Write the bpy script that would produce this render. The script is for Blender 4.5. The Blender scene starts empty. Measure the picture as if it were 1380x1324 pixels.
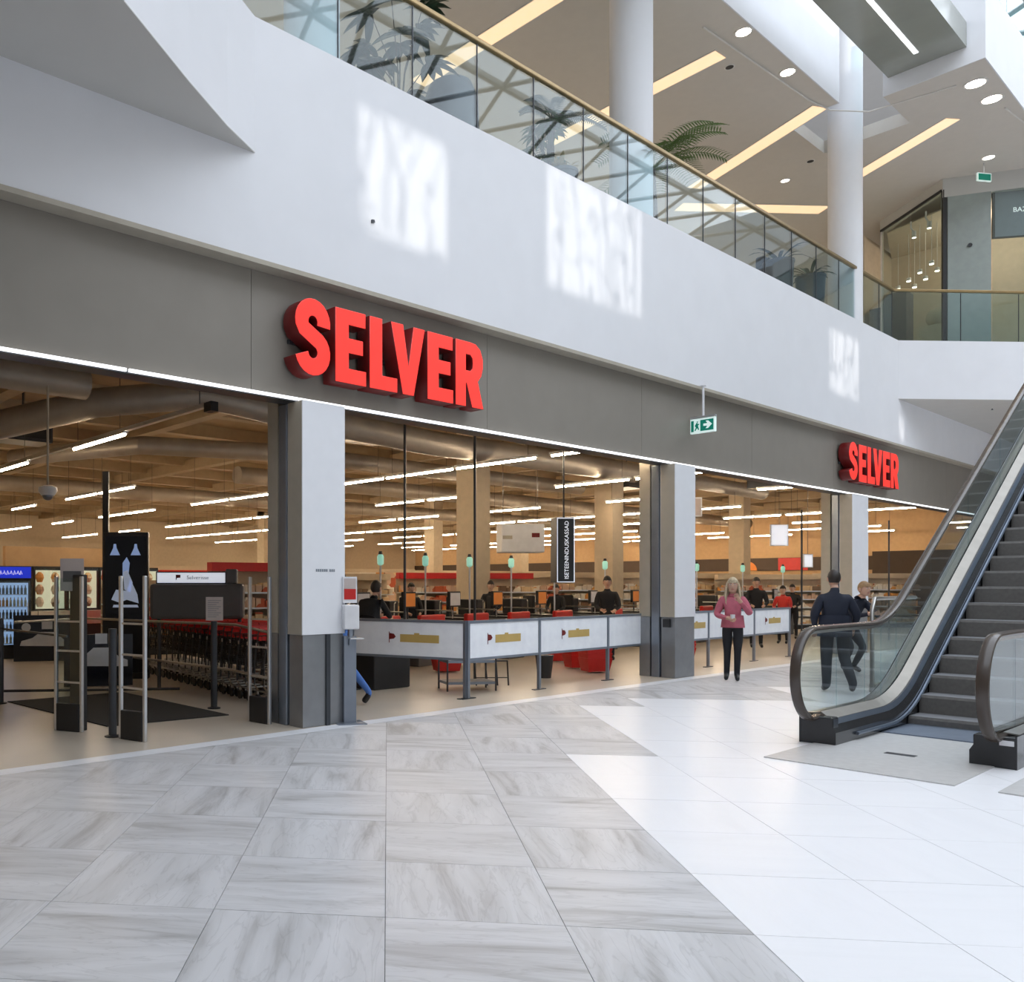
import bpy, bmesh, math, random
from math import sin, cos, pi, radians, sqrt
from mathutils import Vector, Matrix
random.seed(7)
C = bpy.context.scene.collection

# ------------------------------------------------------------------ camera, light, exposure
# x runs along the shop front (away to the right), y runs into the shop, z up. The camera stands at x=0, y=0.
cam_d = bpy.data.cameras.new('camera'); cam = bpy.data.objects.new('camera', cam_d); C.objects.link(cam)
cam.location = (0, 0, 1.6)
cam.rotation_euler = (radians(90), 0, -radians(37.894))
cam_d.sensor_width = 36; cam_d.lens = 1155 / 1380 * 36
cam_d.shift_x = (690 - 378) / 1380; cam_d.shift_y = (787 - 662) / 1380
cam_d.clip_end = 300
bpy.context.scene.camera = cam

wd = bpy.data.worlds.new('world'); bpy.context.scene.world = wd; wd.use_nodes = True
bg = wd.node_tree.nodes['Background']
bg.inputs[0].default_value = (0.72, 0.83, 1.0, 1); bg.inputs[1].default_value = 0.9

sun_d = bpy.data.lights.new('sun', 'SUN'); sun = bpy.data.objects.new('sun', sun_d); C.objects.link(sun)
SUN = Vector((0.15, 1.0, -0.36))
sun.rotation_euler = SUN.to_track_quat('-Z', 'Y').to_euler(); sun.location = (2, -20, 20)
sun_d.energy = 1.5; sun_d.angle = radians(0.6); sun_d.color = (1, 0.97, 0.92)

def area(name, loc, size, power, color, rot=(0, 0, 0)):
    d = bpy.data.lights.new(name, 'AREA'); d.shape = 'RECTANGLE'; d.size, d.size_y = size
    d.energy = power; d.color = color
    o = bpy.data.objects.new(name, d); C.objects.link(o); o.location = loc; o.rotation_euler = rot
    return o
# daylight coming down through the glazed atrium roof
area('skylight', (17, -1.2, 18.95), (50, 15), 6400, (0.86, 0.92, 1.0))

sc = bpy.context.scene
sc.view_settings.view_transform = 'Standard'; sc.view_settings.look = 'None'
sc.view_settings.exposure = 0.0; sc.view_settings.gamma = 1; sc.view_settings.use_curve_mapping = False
sc.cycles.use_denoising = True
sc.cycles.max_bounces = 8; sc.cycles.transparent_max_bounces = 16; sc.cycles.sample_clamp_indirect = 6

# ------------------------------------------------------------------ materials
def mat(name, col, rough=0.5, metal=0.0, emit=0.0, ecol=None, var=0.05, scale=6.0, bump=0.0, spec=None):
    m = bpy.data.materials.new(name); m.use_nodes = True
    nt = m.node_tree; b = nt.nodes['Principled BSDF']
    tc = nt.nodes.new('ShaderNodeTexCoord'); nz = nt.nodes.new('ShaderNodeTexNoise')
    nz.inputs['Scale'].default_value = scale; nz.inputs['Detail'].default_value = 3
    nt.links.new(tc.outputs['Object'], nz.inputs['Vector'])
    rp = nt.nodes.new('ShaderNodeValToRGB')
    rp.color_ramp.elements[0].position = 0.3; rp.color_ramp.elements[1].position = 0.7
    rp.color_ramp.elements[0].color = tuple(max(0, c * (1 - var)) for c in col) + (1,)
    rp.color_ramp.elements[1].color = tuple(min(1, c * (1 + var)) for c in col) + (1,)
    nt.links.new(nz.outputs['Fac'], rp.inputs['Fac']); nt.links.new(rp.outputs['Color'], b.inputs['Base Color'])
    b.inputs['Roughness'].default_value = rough; b.inputs['Metallic'].default_value = metal
    if spec is not None: b.inputs['Specular IOR Level'].default_value = spec
    if emit:
        b.inputs['Emission Color'].default_value = tuple(ecol or col) + (1,); b.inputs['Emission Strength'].default_value = emit
    if bump:
        bn = nt.nodes.new('ShaderNodeBump'); bn.inputs['Strength'].default_value = bump; bn.inputs['Distance'].default_value = 0.01
        nt.links.new(nz.outputs['Fac'], bn.inputs['Height']); nt.links.new(bn.outputs['Normal'], b.inputs['Normal'])
    return m

def glass_mat(name, tint=(0.86, 0.93, 0.94), refl=1.0):
    m = bpy.data.materials.new(name); m.use_nodes = True; nt = m.node_tree; nt.nodes.clear()
    out = nt.nodes.new('ShaderNodeOutputMaterial'); mx = nt.nodes.new('ShaderNodeMixShader')
    tr = nt.nodes.new('ShaderNodeBsdfTransparent'); gl = nt.nodes.new('ShaderNodeBsdfGlossy'); gl.inputs['Roughness'].default_value = 0.02
    fr = nt.nodes.new('ShaderNodeLayerWeight'); fr.inputs['Blend'].default_value = 0.5
    pw = nt.nodes.new('ShaderNodeMath'); pw.operation = 'POWER'; pw.inputs[1].default_value = 5
    mu = nt.nodes.new('ShaderNodeMath'); mu.operation = 'MULTIPLY_ADD'; mu.inputs[1].default_value = 0.95; mu.inputs[2].default_value = 0.05 * refl; mu.use_clamp = True
    tr.inputs[0].default_value = tint + (1,)
    nt.links.new(fr.outputs['Facing'], pw.inputs[0]); nt.links.new(pw.outputs[0], mu.inputs[0]); nt.links.new(mu.outputs[0], mx.inputs[0])
    nt.links.new(tr.outputs[0], mx.inputs[1]); nt.links.new(gl.outputs[0], mx.inputs[2]); nt.links.new(mx.outputs[0], out.inputs[0])
    return m

def tile_mat(name, c0, c1, c2, rough, amount):
    """veined stone; every tile object shifts the pattern by its own random number"""
    m = bpy.data.materials.new(name); m.use_nodes = True; nt = m.node_tree; b = nt.nodes['Principled BSDF']; N = nt.nodes.new; L = nt.links.new
    tc = N('ShaderNodeTexCoord'); oi = N('ShaderNodeObjectInfo')
    mu = N('ShaderNodeMath'); mu.operation = 'MULTIPLY'; mu.inputs[1].default_value = 91.0; L(oi.outputs['Random'], mu.inputs[0])
    add = N('ShaderNodeVectorMath'); add.operation = 'ADD'; L(tc.outputs['Object'], add.inputs[0]); L(mu.outputs[0], add.inputs[1])
    mp = N('ShaderNodeMapping'); mp.inputs['Scale'].default_value = (.55, 3.2, 1); L(add.outputs[0], mp.inputs[0])
    n1 = N('ShaderNodeTexNoise'); n1.inputs['Scale'].default_value = 1.3; n1.inputs['Detail'].default_value = 7
    n1.inputs['Roughness'].default_value = 0.55; n1.inputs['Distortion'].default_value = 1.1; L(mp.outputs[0], n1.inputs['Vector'])
    n2 = N('ShaderNodeTexNoise'); n2.inputs['Scale'].default_value = 2.6; n2.inputs['Detail'].default_value = 4; n2.inputs['Distortion'].default_value = 1.6; L(mp.outputs[0], n2.inputs['Vector'])
    rp = N('ShaderNodeValToRGB'); e = rp.color_ramp.elements
    e[0].position = 0.30; e[0].color = c2 + (1,); e[1].position = 0.62; e[1].color = c0 + (1,)
    k = e.new(0.44); k.color = c1 + (1,)
    L(n1.outputs['Fac'], rp.inputs[0])
    r2 = N('ShaderNodeValToRGB'); f = r2.color_ramp.elements
    f[0].position = 0.47; f[0].color = (1, 1, 1, 1); f[1].position = 0.53; f[1].color = (1, 1, 1, 1); q = f.new(0.5); q.color = (1 - amount,) * 3 + (1,)
    L(n2.outputs['Fac'], r2.inputs[0])
    mm = N('ShaderNodeMixRGB'); mm.blend_type = 'MULTIPLY'; mm.inputs[0].default_value = 1; L(rp.outputs[0], mm.inputs[1]); L(r2.outputs[0], mm.inputs[2])
    L(mm.outputs[0], b.inputs['Base Color']); b.inputs['Roughness'].default_value = rough
    return m

def product_mat(name):
    """packaged goods: blocks of packet colours"""
    m = bpy.data.materials.new(name); m.use_nodes = True; nt = m.node_tree; b = nt.nodes['Principled BSDF']; N = nt.nodes.new; L = nt.links.new
    tc = N('ShaderNodeTexCoord'); v = N('ShaderNodeTexVoronoi'); v.inputs['Scale'].default_value = 2.2; v.distance = 'CHEBYCHEV'
    L(tc.outputs['Object'], v.inputs['Vector']); sp = N('ShaderNodeSeparateColor'); L(v.outputs['Color'], sp.inputs[0])
    rp = N('ShaderNodeValToRGB'); rp.color_ramp.interpolation = 'CONSTANT'; L(sp.outputs[0], rp.inputs[0])
    cs = [(0.0, (.75, .55, .32)), (.18, (.8, .72, .6)), (.34, (.5, .1, .04)), (.45, (.7, .32, .08)), (.58, (.85, .8, .7)), (.72, (.2, .12, .07)), (.84, (.62, .42, .3))]
    e = rp.color_ramp.elements; e[0].color = cs[0][1] + (1,); e[1].position = cs[1][0]; e[1].color = cs[1][1] + (1,)
    for p, c in cs[2:]: x = e.new(p); x.color = c + (1,)
    L(rp.outputs[0], b.inputs['Base Color']); b.inputs['Roughness'].default_value = 0.5
    return m

M = dict(
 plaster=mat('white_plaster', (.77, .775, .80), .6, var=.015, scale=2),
 soffit=mat('shade_darkened_plaster', (.55, .54, .51), .7, var=.02, scale=2),  # same white as the band; soffit shade is put into this darker tone
 fascia=mat('grey_brown_panel', (.245, .222, .19), .45, var=.03, scale=3),
 colwhite=mat('white_column_panel', (.80, .81, .84), .5, var=.015),
 coltaupe=mat('column_cladding', (.27, .275, .285), .32, metal=.5, var=.08, scale=5),
 beige=mat('beige_panel', (.42, .38, .31), .6),
 bluegrey=mat('blue_grey_steel', (.25, .28, .33), .35, metal=.6),
 dark=mat('black_plastic', (.018, .018, .02), .4), darkmetal=mat('dark_metal', (.07, .075, .085), .35, metal=.6),
 charcoal=mat('charcoal_panel', (.12, .115, .115), .6),
 steel=mat('brushed_steel', (.50, .49, .465), .34, metal=1, var=.06, scale=9), steelblue=mat('polished_steel', (.24, .28, .35), .45, metal=1, var=.05, scale=6),
 alu=mat('aluminium', (.72, .73, .75), .35, metal=.9), decksteel=mat('satin_deck_steel', (.28, .26, .23), .42, metal=.9, var=.08, scale=4), bronze=mat('bronze_rail', (.34, .24, .115), .32, metal=.7, var=.1),
 goldrail=mat('worn_rubber_handrail', (.06, .045, .036), .25), black_gloss=mat('black_gloss_skirt', (.02, .02, .022), .2),
 red=mat('red_plastic', (.55, .015, .012), .4), darkred=mat('dark_red_side', (.16, .006, .006), .45),
 redface=mat('lit_red_face', (.85, .04, .03), .35, emit=.55, ecol=(1, .035, .02)),
 led=mat('white_light_strip', (1, 1, 1), .5, emit=1.3, ecol=(.95, .97, 1)),
 tube=mat('warm_tube', (1, .9, .75), .5, emit=85, ecol=(1, .80, .56)),
 trough=mat('cove_light', (1, .8, .6), .6, emit=.85, ecol=(1, .67, .39)),
 spot=mat('lamp_glow', (1, .9, .8), .5, emit=26, ecol=(1, .86, .68)),
 spotsoft=mat('downlight_glow', (1, .95, .9), .5, emit=4, ecol=(1, .93, .82)),
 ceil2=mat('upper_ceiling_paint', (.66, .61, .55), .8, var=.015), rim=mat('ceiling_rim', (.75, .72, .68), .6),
 beam=mat('beige_beam', (.42, .32, .20), .7), shopceil=mat('store_ceiling', (.36, .255, .15), .85, var=.1, scale=2),
 duct=mat('ventilation_duct', (.38, .33, .27), .45, metal=.3, var=.1, scale=3),
 storewall=mat('store_wall', (.56, .46, .33), .7), bulkhead=mat('orange_bulkhead', (.55, .36, .19), .7), brown=mat('dark_brown_wall', (.07, .045, .03), .7),
 storefloor=mat('beige_store_floor', (.53, .46, .375), .3, var=.06, scale=1.2),
 matblack=mat('entrance_mat_fibre', (.022, .02, .018), .95, var=.3, scale=120, bump=.4),
 grout=mat('grout', (.16, .155, .15), .8), tstrip=mat('white_threshold', (.8, .81, .84), .3),
 grey=tile_mat('grey_veined_stone', (.62, .62, .635), (.53, .53, .54), (.36, .355, .355), .4, .13),
 white=tile_mat('white_stone', (.87, .87, .89), (.86, .86, .88), (.84, .84, .86), .33, .01),
 plate=mat('brushed_landing_plate', (.56, .55, .54), .45, metal=.3, scale=14),
 step=mat('ridged_step_tread', (.20, .20, .21), .5, metal=.1, var=.08, scale=20), riser=mat('grooved_step_riser', (.14, .13, .12), .5, metal=.1, var=.12, scale=25),
 glass=glass_mat('clear_glass'), glass2=glass_mat('balustrade_glass', (.84, .91, .92), .8), glass3=glass_mat('shop_window_glass', (.88, .93, .90), 1.0),
 whitepanel=mat('white_barrier_panel', (.90, .92, .97), .4), whiteplastic=mat('white_plastic', (.78, .78, .80), .35),
 gold=mat('gold_print', (.55, .38, .12), .4), greenlit=mat('green_lamp_glass', (.4, .7, .6), .4, emit=.4, ecol=(.35, .85, .68)),
 exitgreen=mat('exit_sign_green', (.0, .20, .13), .4, emit=.12, ecol=(0, .5, .35)), exitwhite=mat('exit_sign_white', (.8, .95, .9), .4, emit=.35, ecol=(.8, 1, .95)),
 signwhite=mat('lit_white_sign', (.8, .85, 1), .5, emit=.55, ecol=(.85, .9, 1)), lettering=mat('white_lettering', (.9, .9, .95), .5, emit=.5, ecol=(.95, .95, 1)),
 paper=mat('paper_notice', (.55, .47, .44), .8), screen=mat('dark_screen', (.008, .01, .02), .15), pic=mat('screen_picture_blue', (.2, .3, .5), .5, emit=.35, ecol=(.4, .55, .95)),
 picwhite=mat('screen_picture_white', (.4, .5, .75), .5, emit=.22, ecol=(.7, .8, 1)),
 bluelit=mat('blue_lit_header', (.01, .03, .5), .4, emit=.45, ecol=(.02, .05, .9)), fridgelit=mat('fridge_back_light', (.5, .65, 1), .5, emit=.5, ecol=(.45, .62, 1)),
 freezerlit=mat('freezer_back_light', (.9, .85, .7), .5, emit=.5, ecol=(1, .85, .6)),
 leaf=mat('leaf_green', (.05, .12, .03), .45, var=.35, scale=8), leafdark=mat('dark_leaf', (.022, .05, .025), .4, var=.3, scale=8),
 palm=mat('palm_leaf', (.10, .17, .04), .5, var=.3, scale=10), bark=mat('bark', (.10, .07, .045), .8), pot=mat('dark_planter', (.03, .04, .055), .35), leafgold=mat('gold_leaf', (.5, .38, .16), .5),
 bluefab=mat('blue_upholstery', (.12, .2, .35), .7), product=product_mat('packaged_goods'), orange=mat('orange_panel', (.7, .22, .04), .5, emit=.12, ecol=(1, .35, .06)),
 skin=mat('skin', (.60, .36, .26), .55), hairblond=mat('blond_hair', (.52, .42, .28), .6, var=.25, scale=30), hairdark=mat('dark_hair', (.03, .022, .018), .55), hairsandy=mat('sandy_hair', (.36, .22, .11), .6, var=.2, scale=30),
 pink=mat('pink_jacket', (.52, .13, .18), .7, var=.12, scale=10), peach=mat('peach_top', (.7, .36, .24), .7), blackcloth=mat('black_cloth', (.012, .012, .015), .8), navy=mat('navy_jacket', (.012, .016, .032), .75), trousers=mat('grey_trousers', (.03, .033, .042), .8),
 jeans=mat('blue_jeans', (.07, .17, .48), .8), shoe=mat('black_leather', (.012, .012, .012), .3), eyewhite=mat('eye_white', (.8, .8, .8), .3), lip=mat('lips', (.45, .14, .12), .5),
 tealglass=glass_mat('teal_glass', (.35, .62, .62), 1.0), underside=mat('glossy_bridge_underside', (.33, .345, .31), .16, var=.05, scale=1.5), greengrey=mat('green_grey_frame', (.30, .34, .32), .35), signgrey=mat('blue_grey_signboard', (.22, .23, .28), .3),
 shopbeige=mat('shop_interior', (.66, .56, .44), .7), skyframe=mat('skylight_frame', (.5, .5, .5), .5), wallbeige=mat('mall_wall', (.55, .52, .47), .7),
)

# ------------------------------------------------------------------ helpers
class MB:
    def __init__(s): s.v = []; s.f = []; s.m = []
    def add(s, vs, fs, mi=0):
        n = len(s.v); s.v += [tuple(v) for v in vs]; s.f += [tuple(i + n for i in f) for f in fs]; s.m += [mi] * len(fs); return s
    def box(s, x0, y0, z0, x1, y1, z1, mi=0, rz=0, c=None):
        vs = [(x, y, z) for z in (z0, z1) for x, y in ((x0, y0), (x1, y0), (x1, y1), (x0, y1))]
        if rz:
            cx, cy = c or ((x0 + x1) / 2, (y0 + y1) / 2)
            vs = [(cx + (x - cx) * cos(rz) - (y - cy) * sin(rz), cy + (x - cx) * sin(rz) + (y - cy) * cos(rz), z) for x, y, z in vs]
        return s.add(vs, [(3, 2, 1, 0), (4, 5, 6, 7), (0, 1, 5, 4), (1, 2, 6, 5), (2, 3, 7, 6), (3, 0, 4, 7)], mi)
    def prism(s, poly, z0, z1, mi=0):
        n = len(poly); vs = [(x, y, z0) for x, y in poly] + [(x, y, z1) for x, y in poly]
        return s.add(vs, [tuple(range(n))[::-1], tuple(range(n, 2 * n))] + [(i, (i + 1) % n, n + (i + 1) % n, n + i) for i in range(n)], mi)
    def prism_y(s, poly, y0, y1, mi=0):    # poly in (x, z)
        n = len(poly); vs = [(x, y0, z) for x, z in poly] + [(x, y1, z) for x, z in poly]
        return s.add(vs, [tuple(range(n)), tuple(range(n, 2 * n))[::-1]] + [((i + 1) % n, i, n + i, n + (i + 1) % n) for i in range(n)], mi)
    def prism_x(s, poly, x0, x1, mi=0):    # poly in (y, z)
        n = len(poly); vs = [(x0, y, z) for y, z in poly] + [(x1, y, z) for y, z in poly]
        return s.add(vs, [tuple(range(n))[::-1], tuple(range(n, 2 * n))] + [(i, (i + 1) % n, n + (i + 1) % n, n + i) for i in range(n)], mi)
    def strip(s, secs, closed=True, cap=True, mi=0):    # loft through rings of equal length
        n = len(secs[0]); vs = [p for r in secs for p in r]; fs = []
        for k in range(len(secs) - 1):
            for i in range(n if closed else n - 1):
                j = (i + 1) % n; fs.append((k * n + i, k * n + j, (k + 1) * n + j, (k + 1) * n + i))
        if cap and closed: fs += [tuple(range(n))[::-1], tuple(range((len(secs) - 1) * n, len(secs) * n))]
        return s.add(vs, fs, mi)
    def tube(s, pts, r, n=8, mi=0, cap=True):
        pts = [Vector(p) for p in pts]; secs = []; up = None
        for i, p in enumerate(pts):
            d = (pts[min(i + 1, len(pts) - 1)] - pts[max(i - 1, 0)]).normalized()
            if up is None: up = Vector((0, 0, 1)) if abs(d.z) < .9 else Vector((1, 0, 0))
            a = d.cross(up).normalized(); b = a.cross(d).normalized(); up = b
            rr = r[i] if isinstance(r, (list, tuple)) else r
            secs.append([p + a * rr * cos(2 * pi * k / n) + b * rr * sin(2 * pi * k / n) for k in range(n)])
        return s.strip(secs, True, cap, mi)
    def ball(s, c, r, n=10, mi=0):
        rx, ry, rz = (r, r, r) if not isinstance(r, tuple) else r
        secs = [[(c[0] + rx * sin(pi * j / n) * cos(2 * pi * i / n), c[1] + ry * sin(pi * j / n) * sin(2 * pi * i / n), c[2] - rz * cos(pi * j / n)) for i in range(n)] for j in range(n + 1)]
        secs[0] = [(c[0] + 1e-4 * cos(2 * pi * i / n), c[1] + 1e-4 * sin(2 * pi * i / n), c[2] - rz) for i in range(n)]
        secs[-1] = [(c[0] + 1e-4 * cos(2 * pi * i / n), c[1] + 1e-4 * sin(2 * pi * i / n), c[2] + rz) for i in range(n)]
        return s.strip(secs, True, True, mi)
    def lathe(s, c, prof, n=20, mi=0):     # prof: (radius, z)
        return s.strip([[(c[0] + r * cos(2 * pi * i / n), c[1] + r * sin(2 * pi * i / n), c[2] + z) for i in range(n)] for r, z in prof], True, True, mi)
    def disc(s, c, r, h, n=16, mi=0): return s.lathe(c, [(r, 0), (r, h)], n, mi)
    def build(s, name, m, parent=None, loc=None, rot=None, smooth=False, kind=None, bevel=0):
        me = bpy.data.meshes.new(name); me.from_pydata(s.v, [], s.f)
        for mm in (m if isinstance(m, (list, tuple)) else [m]): me.materials.append(mm)
        if isinstance(m, (list, tuple)): me.polygons.foreach_set('material_index', s.m)
        bm = bmesh.new(); bm.from_mesh(me); bmesh.ops.recalc_face_normals(bm, faces=bm.faces); bm.to_mesh(me); bm.free()
        if smooth:
            me.shade_smooth()
            try: me.set_sharp_from_angle(angle=radians(40))
            except Exception: pass
        o = bpy.data.objects.new(name, me); C.objects.link(o)
        if parent is not None: o.parent = parent
        if loc is not None: o.location = loc
        if rot is not None: o.rotation_euler = rot
        if kind: o['kind'] = kind
        if bevel:
            b = o.modifiers.new('bevel', 'BEVEL'); b.width = bevel; b.segments = 2; b.limit_method = 'ANGLE'
        return o
def tag(o, label, cat, group=None):
    o['label'] = label; o['category'] = cat
    if group: o['group'] = group
    return o
def thing(name, label, cat, loc=(0, 0, 0), rz=0, group=None):
    o = bpy.data.objects.new(name, None); o.empty_display_size = .1; C.objects.link(o); o.location = loc; o.rotation_euler = (0, 0, rz)
    return tag(o, label, cat, group)
def dup(root, loc, rz=None, label=None):
    r = root.copy(); C.objects.link(r); r.location = loc
    if rz is not None: r.rotation_euler = (0, 0, rz)
    if label: r['label'] = label
    kids = list(root.children)
    for ch in kids:
        c = ch.copy(); C.objects.link(c); c.parent = r
        for g in list(ch.children):
            d = g.copy(); C.objects.link(d); d.parent = c
    return r
def struct(name, mb, m, parent=None, **k): return mb.build(name, m, parent, kind='structure' if parent is None else None, **k)
def text_mesh(name, body, size, m, parent, loc, rot, depth=.004, align='CENTER', xs=1.0):
    cu = bpy.data.curves.new(name, 'FONT'); cu.body = body; cu.size = size; cu.extrude = depth; cu.align_x = align; cu.align_y = 'CENTER'
    t = bpy.data.objects.new(name, cu); C.objects.link(t)
    dg = bpy.context.evaluated_depsgraph_get(); me = bpy.data.meshes.new_from_object(t.evaluated_get(dg)); bpy.data.objects.remove(t)
    me.materials.clear(); me.materials.append(m)
    o = bpy.data.objects.new(name, me); C.objects.link(o); o.parent = parent; o.location = loc; o.rotation_euler = rot; o.scale = (xs, 1, 1)
    return o
def offset_path(pts, d):
    """shift a polyline sideways by d (to its left)"""
    out = []
    for i, p in enumerate(pts):
        a = pts[max(i - 1, 0)]; b = pts[min(i + 1, len(pts) - 1)]
        dx, dy = b[0] - a[0], b[1] - a[1]; l = sqrt(dx * dx + dy * dy); out.append((p[0] - dy / l * d, p[1] + dx / l * d))
    return out
def ribbon(mb, pts, d, z0, z1, mi=0):
    q = offset_path(pts, d)
    secs = [[(a[0], a[1], z0), (b[0], b[1], z0), (b[0], b[1], z1), (a[0], a[1], z1)] for a, b in zip(pts, q)]
    return mb.strip(secs, True, True, mi)

T = 7.29            # plane of the upper white band over the shop front
ZS, ZF, ZB, ZT, ZC = 3.66, 5.03, 6.15, 7.58, 12.1
EDGE = [(-.9, -9), (-.8, -4), (-.55, -.5), (-.1, 2.0), (.75, 3.75), (1.9, 5.1), (3.14, 6.02), (4.10, 6.62), (4.8, 7.03), (5.33, T), (24.9, T), (27.49, 5.45), (33.2, 1.4), (40, -3.4), (48, -9)]

# ------------------------------------------------------------------ floor
floor = struct('floor', MB().box(-10, -9, -.20, 50, T + .1, -.008), M['grout'])
P, P0, Q0 = .835, .80, -.01
r2 = sqrt(.5)
def clip(poly, tmax):
    out = []
    for i in range(len(poly)):
        a, b = poly[i], poly[(i + 1) % len(poly)]
        ia, ib = a[1] <= tmax, b[1] <= tmax
        if ia: out.append(a)
        if ia != ib:
            k = (tmax - a[1]) / (b[1] - a[1]); out.append((a[0] + k * (b[0] - a[0]), tmax))
    return out
def is_grey(i, j):         # i counts rows to the right of the camera axis, j counts rows away from it
    if i <= 1: return True
    if i == 2: return j >= 9
    if i == 3: return j >= 13
    if i in (4, 5, 6): return j >= 14
    if 7 <= i <= 11: return j >= 16
    return i >= 17 and j < 8
g = .0016
ha = P / 2 - g
tile_mesh = {}
for key, m in (('g', M['grey']), ('w', M['white'])):
    me = bpy.data.meshes.new('tile'); b = MB().box(-ha, -ha, -.012, ha, ha, 0)
    me.from_pydata(b.v, [], b.f); me.materials.append(m); tile_mesh[key] = me
far = {'g': MB(), 'w': MB()}; cnt = 0; TM = 7.08
sA, cA = sin(radians(37.894)), cos(radians(37.894))
cand = []
for i in range(-14, 40):
    for j in range(-12, 46):
        q0, p0 = Q0 + i * P, P0 + j * P
        corners = [((p + q) * r2, (p - q) * r2) for q, p in ((q0, p0), (q0 + P, p0), (q0 + P, p0 + P), (q0, p0 + P))]
        cx, cy = sum(c[0] for c in corners) / 4, sum(c[1] for c in corners) / 4
        if max(c[0] for c in corners) > 50 or min(c[0] for c in corners) < -10 or min(c[1] for c in corners) < -9 or min(c[1] for c in corners) >= TM - .02: continue
        Y = sA * cx + cA * cy; X = cA * cx - sA * cy
        vis = Y > 2.2 and -.45 * Y - .9 < X < .98 * Y + .9
        cand.append((0 if vis else 1, Y if vis else 99, i, j, cx, cy, corners))
cand.sort(key=lambda c: c[:2])
for pri, Y, i, j, cx, cy, corners in cand:
    key = 'g' if is_grey(i, j) else 'w'; full = max(c[1] for c in corners) <= TM
    if pri == 0 and cnt < 300:
        rot = pi / 4 + (pi / 2 if (i + j) % 2 else 0) + (pi if random.random() < .5 else 0)
        if full:
            o = bpy.data.objects.new('tile', tile_mesh[key]); C.objects.link(o); o.location = (cx, cy, random.uniform(-.0004, .0004)); o.rotation_euler = (0, 0, rot)
        else:
            poly = clip(corners, TM)
            if len(poly) < 3: continue
            sc_ = 1 - 2 * g / P
            poly = [((x - cx) * sc_, (y - cy) * sc_) for x, y in poly]
            poly = [(x * cos(-rot) - y * sin(-rot), x * sin(-rot) + y * cos(-rot)) for x, y in poly]
            o = MB().prism(poly, -.012, 0).build('tile', M['grey' if key == 'g' else 'white']); o.location = (cx, cy, 0); o.rotation_euler = (0, 0, rot)
        o.parent = floor; cnt += 1
    else:
        poly = clip(corners, TM)
        if len(poly) < 3: continue
        sc_ = 1 - 2 * g / P
        far[key].prism([(cx + (x - cx) * sc_, cy + (y - cy) * sc_) for x, y in poly], -.012, 0)
for key in far:
    far[key].build('tiles_further_off', M['grey' if key == 'g' else 'white'], floor, kind='stuff')
struct('trim_1', MB().box(-10, TM + .004, -.2, 50, T, .001), M['tstrip'])
struct('floor_store', MB().box(-2, T, -.2, 50, 46, .0), M['storefloor'])

# ------------------------------------------------------------------ the white band, the soffits, the atrium shell
wf = MB()
wf.box(-10, T, ZF, 5.33, T + .25, ZB).box(24.9, T, ZF, 50, T + .25, ZB).box(5.33, T, ZF, 24.9, T + .25, ZT)
ribbon(wf, EDGE[:10], .25, ZB, ZT); ribbon(wf, EDGE[10:], .25, ZB, ZT)
wall_front = struct('wall_front', wf, M['plaster'])
# slab of the upper level: left gallery, right gallery, and the part over the shop
inner = offset_path(EDGE, .2)
L_ = [p for p in inner if p[0] < 5.2 and p[1] < T + .3]
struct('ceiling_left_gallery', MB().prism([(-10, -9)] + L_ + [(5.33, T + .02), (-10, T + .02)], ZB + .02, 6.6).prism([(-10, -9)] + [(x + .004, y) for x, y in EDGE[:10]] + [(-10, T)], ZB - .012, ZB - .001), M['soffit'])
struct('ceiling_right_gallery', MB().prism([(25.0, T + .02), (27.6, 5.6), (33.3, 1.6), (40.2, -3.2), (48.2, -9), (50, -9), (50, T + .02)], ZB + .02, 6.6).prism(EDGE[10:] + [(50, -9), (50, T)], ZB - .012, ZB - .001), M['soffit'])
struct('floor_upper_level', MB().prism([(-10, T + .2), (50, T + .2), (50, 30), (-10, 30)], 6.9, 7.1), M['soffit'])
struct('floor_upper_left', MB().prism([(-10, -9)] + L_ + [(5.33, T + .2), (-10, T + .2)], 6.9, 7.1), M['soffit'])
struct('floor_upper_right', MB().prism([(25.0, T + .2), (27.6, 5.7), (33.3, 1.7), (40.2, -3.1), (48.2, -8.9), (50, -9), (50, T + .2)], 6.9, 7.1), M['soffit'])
# shop fascia with panel joints, recessed 12 cm behind the band
TFA = T + .16
fas = MB().box(-10, TFA + .03, ZS, 50, TFA + .2, ZF + .02); fas.box(-10, T - .02, ZF - .05, 50, TFA + .03, ZF)
fascia = struct('wall_fascia', fas, M['beige'])
xs = [-10, -4.0, 2.0, 5.4, 9.35, 13.3, 17.3, 21.3, 25.3, 29.3, 33.3, 38, 44, 50]
for a, b in zip(xs, xs[1:]):
    MB().box(a + .003, TFA, ZS, b - .003, TFA + .03, ZF - .052).build('panel', M['fascia'], fascia)
ls = struct('trim_2', MB().box(-10, TFA - .02, ZS - .03, 50, TFA + .2, ZS), M['darkmetal'])
for a, b in ((-2, 3.9), (3.92, 6.02), (6.03, 12.9), (12.91, 19.4), (19.41, 26), (26.01, 34)):
    tag(MB().box(a, TFA - .05, ZS - .018, b - .01, TFA - .021, ZS + .012).build('light_strip', M['led']), 'thin white light strip under the grey fascia, %s' % ('over the shop entrance at far left' if a < 0 else 'beside the nearest column' if a < 4 else 'under the nearer red letters' if a < 10 else 'over the second column' if a < 15 else 'running up to the third column' if a < 20 else 'beyond the third column'), 'light strip')
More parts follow.
